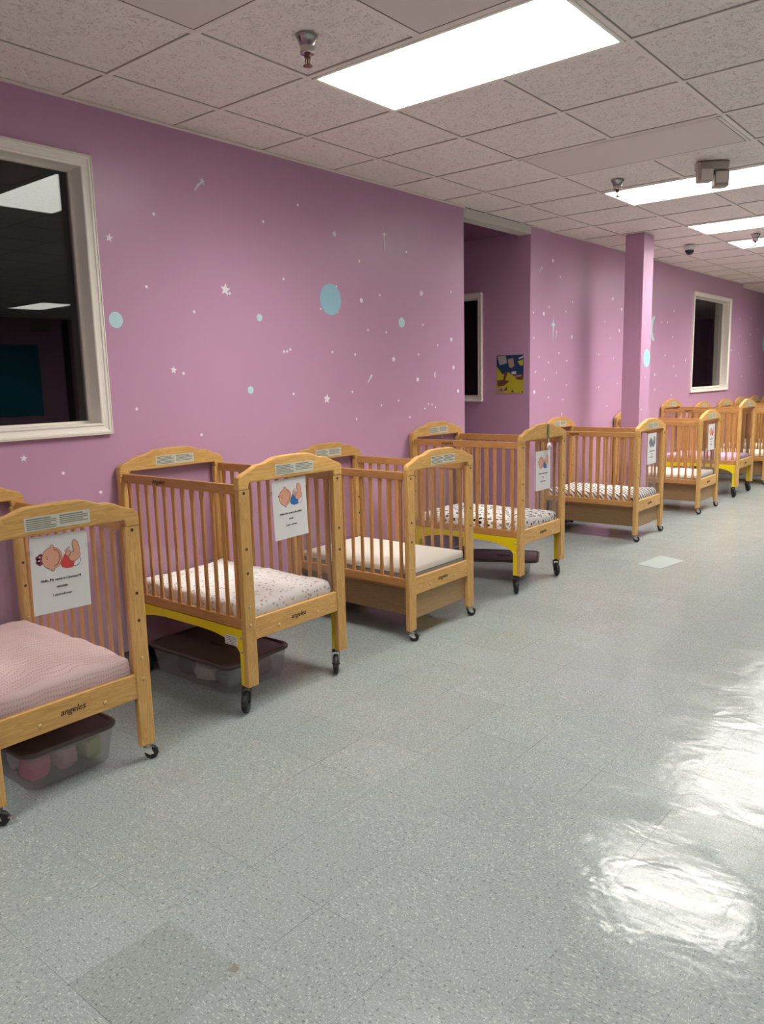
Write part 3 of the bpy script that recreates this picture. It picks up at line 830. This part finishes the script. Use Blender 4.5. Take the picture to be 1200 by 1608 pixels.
mattress(12.93, .314, .105, M['vinyl_cream'], 'cream mattress in the third crib past the lilac one', 63, .001, True)

# ================================================================== SIGNS ON THE CLEAR PANELS
def disc(bm, x, cy, cz, ry, rz, rot=0, mi=0, n=22, th=.0003):
    pts = []
    for k in range(n):
        a = 2 * PI * k / n; u, v = ry * math.cos(a), rz * math.sin(a)
        pts.append((cy + u * math.cos(rot) - v * math.sin(rot), cz + u * math.sin(rot) + v * math.cos(rot)))
    prism(bm, pts, 'x', x, x + th, mi)
def poly(bm, x, pts, mi=0, th=.0003): prism(bm, pts, 'x', x, x + th, mi)
def line(bm, x, pts, w, mi=0):
    for (a, b), (c, d) in zip(pts, pts[1:]):
        dx, dz = c - a, d - b; l = math.hypot(dx, dz) or 1; nx, nz = -dz / l * w / 2, dx / l * w / 2
        poly(bm, x, [(a + nx, b + nz), (c + nx, d + nz), (c - nx, d - nz), (a - nx, b - nz)], mi, .0003)
def sign(y, z, rot, name_line, date, skin, cloth, label, bow=False, x=.9545, hair=None):
    """letter-size sheet; y,z = its lower left corner"""
    t = thing('name_sign', label, 'sign', (x, y, z), group='baby signs taped to the crib ends')
    t.rotation_euler = (rot, 0, 0)
    w_, h_ = .216, .279
    bm = NB()
    # slightly curled sheet
    nu, nv = 8, 10; g = {}
    for a in range(nu + 1):
        for b in range(nv + 1):
            u, v = a / nu, b / nv
            cur = .0012 + .006 * max(0, (.25 - v)) * (1 if u < .3 or u > .8 else .3)
            g[a, b, 0] = bm.verts.new((cur, u * w_, v * h_)); g[a, b, 1] = bm.verts.new((cur - .0006, u * w_, v * h_))
    for a in range(nu):
        for b in range(nv):
            for s in (0, 1):
                f = bm.faces.new((g[a, b, s], g[a + 1, b, s], g[a + 1, b + 1, s], g[a, b + 1, s])); f.smooth = True
    bmesh.ops.recalc_face_normals(bm, faces=bm.faces)
    sh = obj('paper_sheet', bm, M['paper'], t)
    X = .0016
    bm = NB()
    # 0 skin 1 outline 2 cloth 3 white
    disc(bm, X, .078, .196, .0385, .040, 0, 1); disc(bm, X + .0002, .078, .196, .0370, .0385, 0, 0)
    for zz in (.2385, .1540): disc(bm, X - .0001, .079, zz, .007, .006, 0, 1); disc(bm, X + .0001, .079, zz, .0055, .0045, 0, 0)
    line(bm, X + .0006, [(.083, .228), (.097, .222), (.106, .208), (.107, .190), (.099, .174), (.083, .165)], .0022, 1)
    disc(bm, X + .0006, .059, .204, .002, .0018, 0, 1, 8); disc(bm, X + .0006, .060, .195, .002, .0018, 0, 1, 8)
    if bow:
        for a_, b_ in ((.036, .209), (.031, .196), (.034, .183), (.026, .203), (.027, .189)): disc(bm, X, a_, b_, .009, .008, .5, 4, 12)
        disc(bm, X + .0005, .033, .205, .004, .003, 0, 3, 8); disc(bm, X + .0005, .030, .193, .004, .003, 0, 3, 8)
    else:
        line(bm, X, [(.040, .199), (.034, .205)], .003, 1); line(bm, X, [(.040, .202), (.036, .210)], .002, 1)
    # shirt, nappy, legs and foot in the air
    poly(bm, X, [(.113, .158), (.108, .170), (.117, .188), (.126, .205), (.140, .190), (.165, .168), (.172, .158), (.150, .151), (.130, .151)], 2)
    poly(bm, X + .0001, [(.155, .155), (.172, .155), (.182, .162), (.188, .178), (.180, .190), (.165, .185)], 1); poly(bm, X + .0003, [(.157, .157), (.171, .157), (.180, .163), (.186, .178), (.179, .188), (.166, .183)], 3)
    for o_, m_ in ((0, 1), (-.0016, 0)):
        dx_ = .0003 if m_ == 0 else 0
        disc(bm, X + .0004 + dx_, .163, .192, .024 + o_, .019 + o_, .5, m_)
        disc(bm, X + .0005 + dx_, .169, .226, .013 + o_, .026 + o_, .25, m_)
        disc(bm, X + .0006 + dx_, .138, .205, .012 + o_, .009 + o_, .9, m_)
    for k in range(4): disc(bm, X + .0010, .128 + k * .005, .215 + k * .0035, .0035, .0035, 0, 0, 8)
    obj('baby_drawing', bm, [skin, M['skin_line'] if hair is None else hair, cloth, M['paper'], M['maroonish']], sh)
    for body, zz, sz in ((name_line, .118, .0125), (date, .090, .0095), ("I can't roll over", .062, .0115)):
        text_obj('printed_line', body, sz, M['ink'], on_x(X + .0004, .108, zz), sh, .15, .0002)
    bm = NB()
    bm.free()
    for a_, b_ in ((-.012, .215), (w_ - .012, .215)):
        bm = NB(); box(bm, .0009, .0017, a_, a_ + .024, b_, b_ + .018); obj('clear_tape', bm, M['acrylic'], t)
    return t
M['maroonish'] = plain('printed maroon', (.20, .03, .05), .6)
sign(1.247, .702, -.03, 'Hello, My name is Charisse M.', '10/27/2020', M['skin'], M['red'], 'paper sign with baby in red shirt, taped to the nearest crib', True)
sign(2.394, .768, .025, 'Hello, My name is Brooklyn', '9/24/20', M['skin'], M['blue'], 'paper sign with baby in blue shirt on the second crib')
sign(4.860, .692, .0, 'Hello, My name is Mason', '8/3/20', M['skin'], M['blue'], 'paper sign hanging below a white pacifier')
sign(6.935, .676, -.0, 'Hello, My name is Noah', '7/9/20', M['greyink'], M['greyink'], 'paper sign with grey drawing on the crib before the pillar')
sign(8.665, .660, -.0, 'Hello, My name is Ava', '6/1/20', M['skin'], M['red'], 'small far paper sign on the crib beyond the pillar')

# pacifier and its ribbon clipped over the fourth crib's front board
t = thing('pacifier', 'white pacifier on grey green ribbon clipped to the pebble sheet crib', 'pacifier', (.968, 5.018, 1.0))
bm = NB(); box(bm, -.001, .0015, -.016, .014, .048, .152, bev=.0005); obj('ribbon', bm, M['green_ribbon'], t)
bm = NB(); tube(bm, [(.002, -.002, .05), (.004, .004, .03), (.004, .002, .015)], .0022, 6); obj('cord', bm, M['white_plastic'], t)
bm = NB(); lathe(bm, [(.024, -.002), (.026, .002), (.022, .006), (.012, .007), (.010, .012), (.004, .014)], (.0, .008, 0), 'x', 22); sh_ = obj('shield', bm, M['white_plastic'], t)
bm = NB(); lathe(bm, [(.010, .013), (.010, .017), (.004, .019)], (.0, .008, 0), 'x', 16); obj('button', bm, M['pink_plastic'], sh_)

# ================================================================== STORAGE BINS
def rrect(hx, hy, r, n=5):
    pts = []
    for cx, cy, a0 in ((hx - r, hy - r, 0), (-hx + r, hy - r, PI / 2), (-hx + r, -hy + r, PI), (hx - r, -hy + r, 1.5 * PI)):
        for k in range(n + 1):
            a = a0 + PI / 2 * k / n; pts.append((cx + r * math.cos(a), cy + r * math.sin(a)))
    return pts
def storage_bin(loc, rz, lx, ly, h, lid_mat, label, lid_off=(0, 0, 0), lid_rot=0, tub_mat=None):
    t = thing('storage_bin', label, 'storage bin', loc, rz)
    bm = NB(); layers = [(.86, 0.0), (.88, .004), (.97, h - .02), (.985, h - .018), (1.0, h - .016), (1.0, h - .006), (.985, h - .006), (.96, h - .02), (.865, .006)]
    rings = []
    for s, z in layers: rings.append([bm.verts.new((x * (1 - (1 - s) * .6), y * s, z)) for x, y in rrect(lx / 2, ly / 2, .05)])
    n = len(rings[0])
    for A, B in zip(rings, rings[1:]):
        for k in range(n):
            f = bm.faces.new((A[k], A[(k + 1) % n], B[(k + 1) % n], B[k])); f.smooth = True
    bm.faces.new(rings[0]); bm.faces.new(rings[-1])
    obj('tub', bm, tub_mat or M['milky'], t)
    bm = NB(); rings = []
    for s, z in ((1.02, -.012), (1.03, -.008), (1.03, .002), (1.01, .007), (.95, .007), (.93, .001), (.90, .001)):
        rings.append([bm.verts.new((x * (1 - (1 - s) * .7), y * s, z)) for x, y in rrect(lx / 2, ly / 2, .055)])
    for A, B in zip(rings, rings[1:]):
        for k in range(n):
            f = bm.faces.new((A[k], A[(k + 1) % n], B[(k + 1) % n], B[k])); f.smooth = True
    bm.faces.new(rings[-1]); bm.faces.new(rings[0])
    ld = obj('lid', bm, lid_mat, t); ld.location = (lid_off[0], lid_off[1], h + lid_off[2]); ld.rotation_euler = (0, 0, lid_rot)
    bm = NB(); box(bm, -.055, .055, -.009, .009, .0012, .006, bev=.003); obj('lid_handle', bm, lid_mat, ld)
    return t
def cloth(loc, sx, sy, sz, mat, label, seed, rz=0):
    bm = NB(); bmesh.ops.create_icosphere(bm, subdivisions=4, radius=1)
    for v in bm.verts:
        p = v.co.copy(); n = noise.noise(p * 1.7 + Vector((seed, 0, 0))) * .35 + noise.noise(p * 4 + Vector((0, seed, 0))) * .18 + abs(noise.noise(p * 8 + Vector((0, seed, 3)))) * .1
        q = Vector((math.copysign(abs(p.x) ** .55, p.x), math.copysign(abs(p.y) ** .55, p.y), math.copysign(abs(p.z) ** .6, p.z))) * (.85 + n * .5)
        v.co = Vector((q.x * sx, q.y * sy, max(q.z * sz, -sz)))
    for f in bm.faces: f.smooth = True
    o = obj('folded_clothes', bm, mat); o.location = loc; o.rotation_euler = (0, 0, rz)
    return tag(o, label, 'clothes', 'clothes packed in the storage bins')
storage_bin((.55, 1.395, .002), 0, .62, .39, .155, M['lid_brown'], 'clear bin of pink and yellow clothes under the nearest crib')
cloth((.750, 1.285, .060), .060, .056, .052, CL['pink'], 'bright pink cloth in the near corner of the nearest bin', 1)
cloth((.750, 1.402, .058), .060, .050, .050, CL['blush'], 'blush pink cloth in the middle of the nearest bin', 2)
cloth((.750, 1.510, .060), .058, .047, .052, CL['lime'], 'lime yellow cloth in the right end of the nearest bin', 4)
cloth((.620, 1.325, .064), .055, .085, .056, CL['white'], 'white cloth behind the pink one in the nearest bin', 5)
cloth((.620, 1.495, .064), .055, .066, .056, CL['teal'], 'teal cloth behind the lime one in the nearest bin', 6)
cloth((.42, 1.40, .065), .10, .12, .05, CL['blush'], 'pale pink cloth at the back of the nearest bin', 7)
cloth((.46, 1.40, .192), .13, .09, .028, CL['cream'], 'crumpled pale blanket lying on the lid of the nearest bin', 8)
storage_bin((.42, 2.45, .002), .02, .64, .42, .150, M['lid_brown'], 'clear bin with brown lid under the second crib')
cloth((.64, 2.345, .060), .062, .06, .05, CL['slate'], 'grey blue cloth at the near end of the second bin', 12)
cloth((.33, 2.335, .060), .08, .055, .05, CL['navy'], 'navy striped cloth at the left of the second bin', 13)
cloth((.64, 2.51, .060), .06, .09, .052, CL['maroon'], 'maroon cloth at the right end of the second bin', 14)
cloth((.48, 2.335, .060), .09, .055, .052, CL['white'], 'pale cloth in the middle of the second bin', 15)
storage_bin((.52, 5.04, .002), .30, .52, .36, .135, M['lid_grey'], 'empty clear bin with crooked charcoal lid under the pebble sheet crib', (.06, .03, .004), .16)
storage_bin((.50, 10.15, .002), .0, .52, .38, .15, M['milky'], 'far clear bin under the lilac crib')
cloth((.60, 10.1, .055), .06, .09, .045, CL['cream'], 'pale cloth inside the far bin', 16)

# clear sheet lying on the floor
bm = NB(); prism(bm, [(1.185, 6.215), (1.34, 6.345), (1.54, 6.245), (1.40, 5.93), (1.27, 5.95)][:0] or [(1.285, 5.925), (1.49, 5.87), (1.555, 6.235), (1.33, 6.325)], 'z', .0008, .0018)
tag(obj('paper_sheet', bm, plain('pale blue floor sheet', (.36, .43, .415), .25)), 'pale blue white sheet lying flat on the floor before the pillar crib', 'paper')

# ================================================================== POSTER IN THE ALCOVE
t = thing('poster', 'blue and yellow craft photo poster on the alcove wall', 'poster', (-.352, Y_A1 - .001, 1.338))
pm = [plain('poster plum', (.22, .14, .16), .4), plain('poster navy', (.015, .05, .12), .4), plain('poster yellow', (.50, .42, .03), .4), plain('poster grey', (.38, .35, .32), .4),
      plain('poster brown', (.16, .06, .03), .4), plain('poster tan', (.40, .26, .20), .4), plain('poster white', (.6, .58, .55), .4)]
bm = NB(); box(bm, 0, .288, -.0012, 0, 0, .352, 1)
def pp(pts, mi, k): prism(bm, [(a * .288, b * .352) for a, b in pts], 'y', -.0012 - .0002 * k, -.0012 - .0002 * (k + 1), mi)
pp([(0, 0), (1, 0), (1, .40), (.72, .42), (.45, .55), (.22, .50), (0, .72)], 2, 1)
pp([(.02, .98), (.34, .99), (.40, .80), (.12, .74)], 3, 1)
pp([(.42, .90), (.62, .92), (.66, .72), (.56, .66), (.46, .70)], 5, 1)
pp([(.78, .83), (.98, .88), (.98, .72), (.88, .72)], 2, 1); pp([(.82, .92), (1, .97), (1, .93), (.84, .88)], 6, 1)
pp([(.66, .48), (.98, .50), (.98, .34), (.74, .36)], 4, 2); pp([(.70, .46), (.96, .48), (.9, .44), (.72, .42)], 5, 3)
pp([(.55, .56), (.72, .58), (.74, .50), (.58, .50)], 6, 2)
pp([(.02, .34), (.26, .36), (.50, .32), (.28, .20), (.04, .18)], 4, 2); pp([(.30, .56), (.44, .58), (.30, .30), (.22, .26)], 4, 3)
pp([(.02, .02), (.30, .02), (.34, .14), (.08, .17)], 5, 2); pp([(.10, .10), (.22, .12), (.18, .04)], 4, 3); pp([(.26, .06), (.38, .18), (.42, .08)], 4, 3)
pp([(.54, .02), (.60, .10), (.66, .02)], 4, 2); pp([(.92, .02), (.97, .06), (1, .02)], 4, 2)
pp([(.66, .12), (.94, .10), (.92, .30), (.68, .32), (.6, .2)], 2, 3)
obj('poster_print', bm, pm, t)

# ================================================================== WALL STICKERS
def star_pts(y, z, r, n=5, inner=.45, rot=0.15):
    return [(y + (r if k % 2 == 0 else r * inner) * math.sin(PI * k / n + rot), z + (r if k % 2 == 0 else r * inner) * math.cos(PI * k / n + rot)) for k in range(2 * n)]
def sticker(kind, y, z, r, mat, label, cat, group=None, x=.0006, name=None):
    bm = NB(); th = .0008
    if kind == 'disc':
        prism(bm, [(r * math.cos(2 * PI * k / 28), r * math.sin(2 * PI * k / 28)) for k in range(28)], 'x', 0, th)
    elif kind == 'dot':
        prism(bm, [(r * math.cos(2 * PI * k / 10), r * math.sin(2 * PI * k / 10)) for k in range(10)], 'x', 0, th)
    elif kind == 'star': prism(bm, star_pts(0, 0, r), 'x', 0, th)
    elif kind == 'cross':
        prism(bm, [(0, r), (r * .10, r * .22), (r * .52, 0), (r * .13, -r * .2), (0, -r * 2.2), (-r * .13, -r * .2), (-r * .52, 0), (-r * .10, r * .22)], 'x', 0, th)
    elif kind == 'moon':
        pts = [(-r * math.cos(a), r * math.sin(a)) for a in [(-.78 + 1.56 * k / 14) * PI / 1.6 for k in range(15)]]
        pts += [(-r * .55 * math.cos(a) + .12 * r, r * .80 * math.sin(a)) for a in [(.78 - 1.56 * k / 14) * PI / 1.6 for k in range(1, 14)]]
        prism(bm, pts, 'x', 0, th)
    elif kind == 'shoot':
        prism(bm, star_pts(r * .5, r * .5, r * .62), 'x', 0, th)
        prism(bm, [(r * .3, r * .25), (r * .05, r * .35), (-r * .6, -r * .2), (-r * 1.2, -r * 1.1), (-r * .85, -r * 1.2), (-r * .3, -r * .4), (r * .2, -r * .05)], 'x', 0, th * .9)
    elif kind == 'rocket':
        prism(bm, [(-r * .4, -r * .8), (-r * .7, 0), (-r * .2, r * .8), (r * .2, r), (r * .6, r * .3), (r, -r * .3), (r * .5, -r * .5), (0, -r)], 'x', 0, th)
    o = obj(name or 'wall_sticker', bm, mat); o.location = (x, y, z)
    return tag(o, label, cat, group)
LANDMARKS = []
def dots(pts, r, what, group, x=.0006):
    """one sticker per point, each told apart by the landmark it sits next to"""
    info = []
    for y, z in pts:
        ly, lz, nm = min(LANDMARKS, key=lambda l: math.hypot(l[0] - y, l[1] - z))
        a = math.degrees(math.atan2(z - lz, y - ly)) % 360
        d = ['right of', 'up and right of', 'above', 'up and left of', 'left of', 'down and left of', 'below', 'down and right of'][int(((a + 22.5) % 360) // 45)]
        info.append((y, z, d, nm, math.hypot(ly - y, lz - z)))
    for y, z, d, nm, dist in info:
        same = sorted(i[4] for i in info if i[2] == d and i[3] == nm)
        k = same.index(dist)
        pre = what if len(same) == 1 else ['nearest', 'second', 'third', 'fourth', 'fifth', 'sixth', 'seventh', 'eighth'][k] + ' ' + what
        sticker('dot', y, z, r, M['sticker'], '%s %s %s' % (pre, d, nm), 'dot sticker', group, x=x)
S, SB, SG = M['sticker'], M['sticker_blue'], M['sticker_grey']
sticker('shoot', 2.838, 2.56, .034, SG, 'silver shooting star sticker high on the near wall', 'star sticker')
sticker('star', 2.26, 2.213, .022, S, 'small star sticker beside the near window casing', 'star sticker')
sticker('star', 2.974, 2.016, .036, S, 'largest white star sticker on the near wall', 'star sticker')
sticker('star', 2.589, 1.569, .022, S, 'small star sticker low between two blue planets', 'star sticker')
sticker('disc', 2.262, 1.818, .040, SB, 'pale blue planet sticker next to the near window', 'planet sticker')
sticker('disc', 3.221, 1.872, .022, SB, 'small pale disc sticker left of the big planet', 'planet sticker')
sticker('disc', 3.124, 1.449, .023, SB, 'small pale disc sticker low on the near wall', 'planet sticker')
sticker('star', 3.903, 2.43, .024, SG, 'small star sticker above the big planet', 'star sticker')
sticker('star', 4.84, 2.12, .027, S, 'star sticker right of the big planet', 'star sticker')
sticker('star', 4.491, 1.636, .024, S, 'star sticker below the small oval planet', 'star sticker')
sticker('star', 3.779, 1.375, .034, S, 'star sticker above the third crib', 'star sticker')
sticker('disc', 3.846, 2.015, .100, M['planet'], 'biggest blue green planet sticker in the middle of the near wall', 'planet sticker')
sticker('disc', 4.595, 1.898, .036, SB, 'pale planet sticker right of the biggest planet', 'planet sticker')
sticker('shoot', 4.221, 1.498, .020, S, 'tiny shooting star sticker low on the near wall', 'star sticker')
sticker('moon', 5.015, 1.52, .022, S, 'tiny crescent sticker near the alcove corner', 'moon sticker')
sticker('cross', 4.413, 2.49, .050, S, 'worn white four point star sticker high near the alcove', 'star sticker')
sticker('star', 1.726, 1.17, .018, S, 'small star sticker below the near window', 'star sticker')
G1 = 'small dot stickers on the near purple wall'
near = [(2.53, 2.362), (3.287, 2.425), (3.58, 2.561), (2.455, 1.993), (2.748, 1.882), (3.432, 2.11), (3.004, 1.997), (2.651, 1.55), (3.408, 1.676), (3.435, 1.677), (3.463, 1.69), (3.477, 1.416), (2.343, 1.371), (2.746, 1.21),
    (4.144, 2.283), (4.665, 2.397), (3.905, 2.1), (3.751, 1.95), (3.91, 1.938), (4.352, 2.075), (4.216, 1.833), (4.413, 1.823), (3.846, 1.679), (4.072, 1.665), (4.854, 1.891), (5.229, 2.156), (5.043, 1.745), (4.794, 1.672), (4.033, 1.414), (4.341, 1.312), (4.54, 1.338), (4.068, 1.227), (4.674, 1.209), (4.864, 1.266), (4.91, 1.298), (4.957, 1.293), (5.005, 1.269), (5.093, 1.033), (4.24, 1.521), (1.911, 1.082), (2.1, .965)]
LANDMARKS = [(2.838, 2.56, 'the shooting star'), (2.974, 2.016, 'the largest white star'), (2.589, 1.569, 'the low small star'), (2.262, 1.818, 'the planet by the window'), (3.124, 1.449, 'the low pale disc'),
    (3.221, 1.872, 'the pale disc'), (3.846, 2.015, 'the biggest planet'), (4.595, 1.898, 'the small oval planet'), (5.015, 1.52, 'the tiny crescent'), (3.779, 1.375, 'the star above the third crib'), (4.413, 2.473, 'the worn cross star'), (1.726, 1.17, 'the star below the window'), (4.491, 1.636, 'the star under the oval planet')]
dots(near, .0085, 'tiny white dot', G1)
for (y, z), l in zip([(4.152, 2.027), (5.228, 1.793), (4.778, 1.487), (5.256, 1.574), (5.32, 1.387)],
    ['bigger dot sticker just right of the biggest planet', 'upper of three bigger dots by the alcove corner', 'bigger dot sticker left of the tiny crescent', 'middle of three bigger dots by the alcove corner', 'lowest of three bigger dots by the alcove corner']):
    sticker('dot', y, z, .016, S, l, 'dot sticker')
G2 = 'small dot stickers on the wall between alcove and pillar'
LANDMARKS = [(6.948, 1.971, 'the tall cross star'), (6.694, 2.46, 'the faint shooting star'), (6.5, 1.5, 'the alcove corner'), (8.5, 2.2, 'the pillar, high'), (8.5, 1.3, 'the pillar, low'), (7.0, 1.1, 'the headboard by the alcove')]
dots([(7.079, 2.422), (6.86, 2.133), (7.204, 2.106), (7.349, 2.203), (6.572, 1.839), (7.071, 1.707), (6.855, 1.617), (7.24, 1.635), (6.612, 1.531), (7.024, 1.517), (6.776, 1.457), (6.863, 1.286), (7.17, 1.255), (7.148, 1.114), (7.986, 1.702), (8.371, 1.663), (8.004, 1.359), (8.487, 1.386), (8.225, 1.151), (8.267, 1.881), (8.117, 2.047), (6.669, 1.666), (7.248, 1.397), (6.561, 2.066)], .0105, 'pale dot', G2)
for (y, z), l in zip([(6.924, 2.557), (6.755, 2.064), (7.342, 1.867), (6.585, 1.345), (8.312, 2.294), (8.557, 2.197), (8.508, 1.965)],
    ['bigger dot sticker high beside the alcove', 'bigger dot sticker left of the tall pale cross star', 'bigger dot sticker right of the tall pale cross star', 'bigger dot sticker low at the alcove edge', 'yellowish dot sticker high left of the pillar', 'bigger dot sticker just left of the pillar, upper', 'bigger dot sticker just left of the pillar, lower']):
    sticker('dot', y, z, .019, S, l, 'dot sticker')
sticker('cross', 6.948, 1.971, .085, SB, 'tall pale blue cross star sticker right of the alcove', 'star sticker')
sticker('cross', 7.021, 1.905, .028, S, 'small cross star sticker beside the tall one', 'star sticker')
sticker('shoot', 6.694, 2.46, .030, SG, 'faint shooting star sticker high right of the alcove', 'star sticker')
G3 = 'small dot stickers between the pillar and the far window'
LANDMARKS = [(9.56, 2.023, 'the large crescent'), (10.9, 1.9, 'the far window'), (9.5, 1.3, 'the pillar, low')]
dots([(9.987, 2.113), (9.796, 2.108), (10.197, 2.262), (10.185, 1.94), (9.946, 1.706), (10.696, 1.651), (9.618, 1.474), (9.626, 1.294), (10.216, 1.212), (10.254, 1.575), (10.375, 1.456)], .015, 'pale dot', G3)
sticker('moon', 9.56, 2.023, .15, SB, 'large pale crescent sticker partly behind the pillar', 'moon sticker')
G4 = 'small dot stickers beyond the far window'
LANDMARKS = [(12.6, 1.9, 'the far window'), (14.6, 1.967, 'the far blue sticker')]
dots([(13.107, 2.284), (13.709, 2.326), (14.109, 2.172), (13.136, 2.031), (13.5, 1.924), (13.748, 2.071), (13.144, 1.77), (13.817, 1.725), (13.791, 1.538), (13.375, 1.413), (14.433, 1.459), (12.741, 1.808)], .017, 'far pale dot', G4)
sticker('rocket', 14.6, 1.967, .16, SB, 'pale blue cut out sticker at the far right edge', 'wall sticker')
sticker('disc', 7.752, 1.641, .088, M['planet'], 'blue green planet sticker on the lit face of the pillar', 'planet sticker', x=.608)
LANDMARKS = [(7.752, 1.641, 'the planet on the pillar')]
dots([(7.68, 1.978), (7.73, 1.453), (7.829, 1.79), (7.653, 1.14)], .010, 'white dot', 'small dot stickers on the pillar', x=.608)
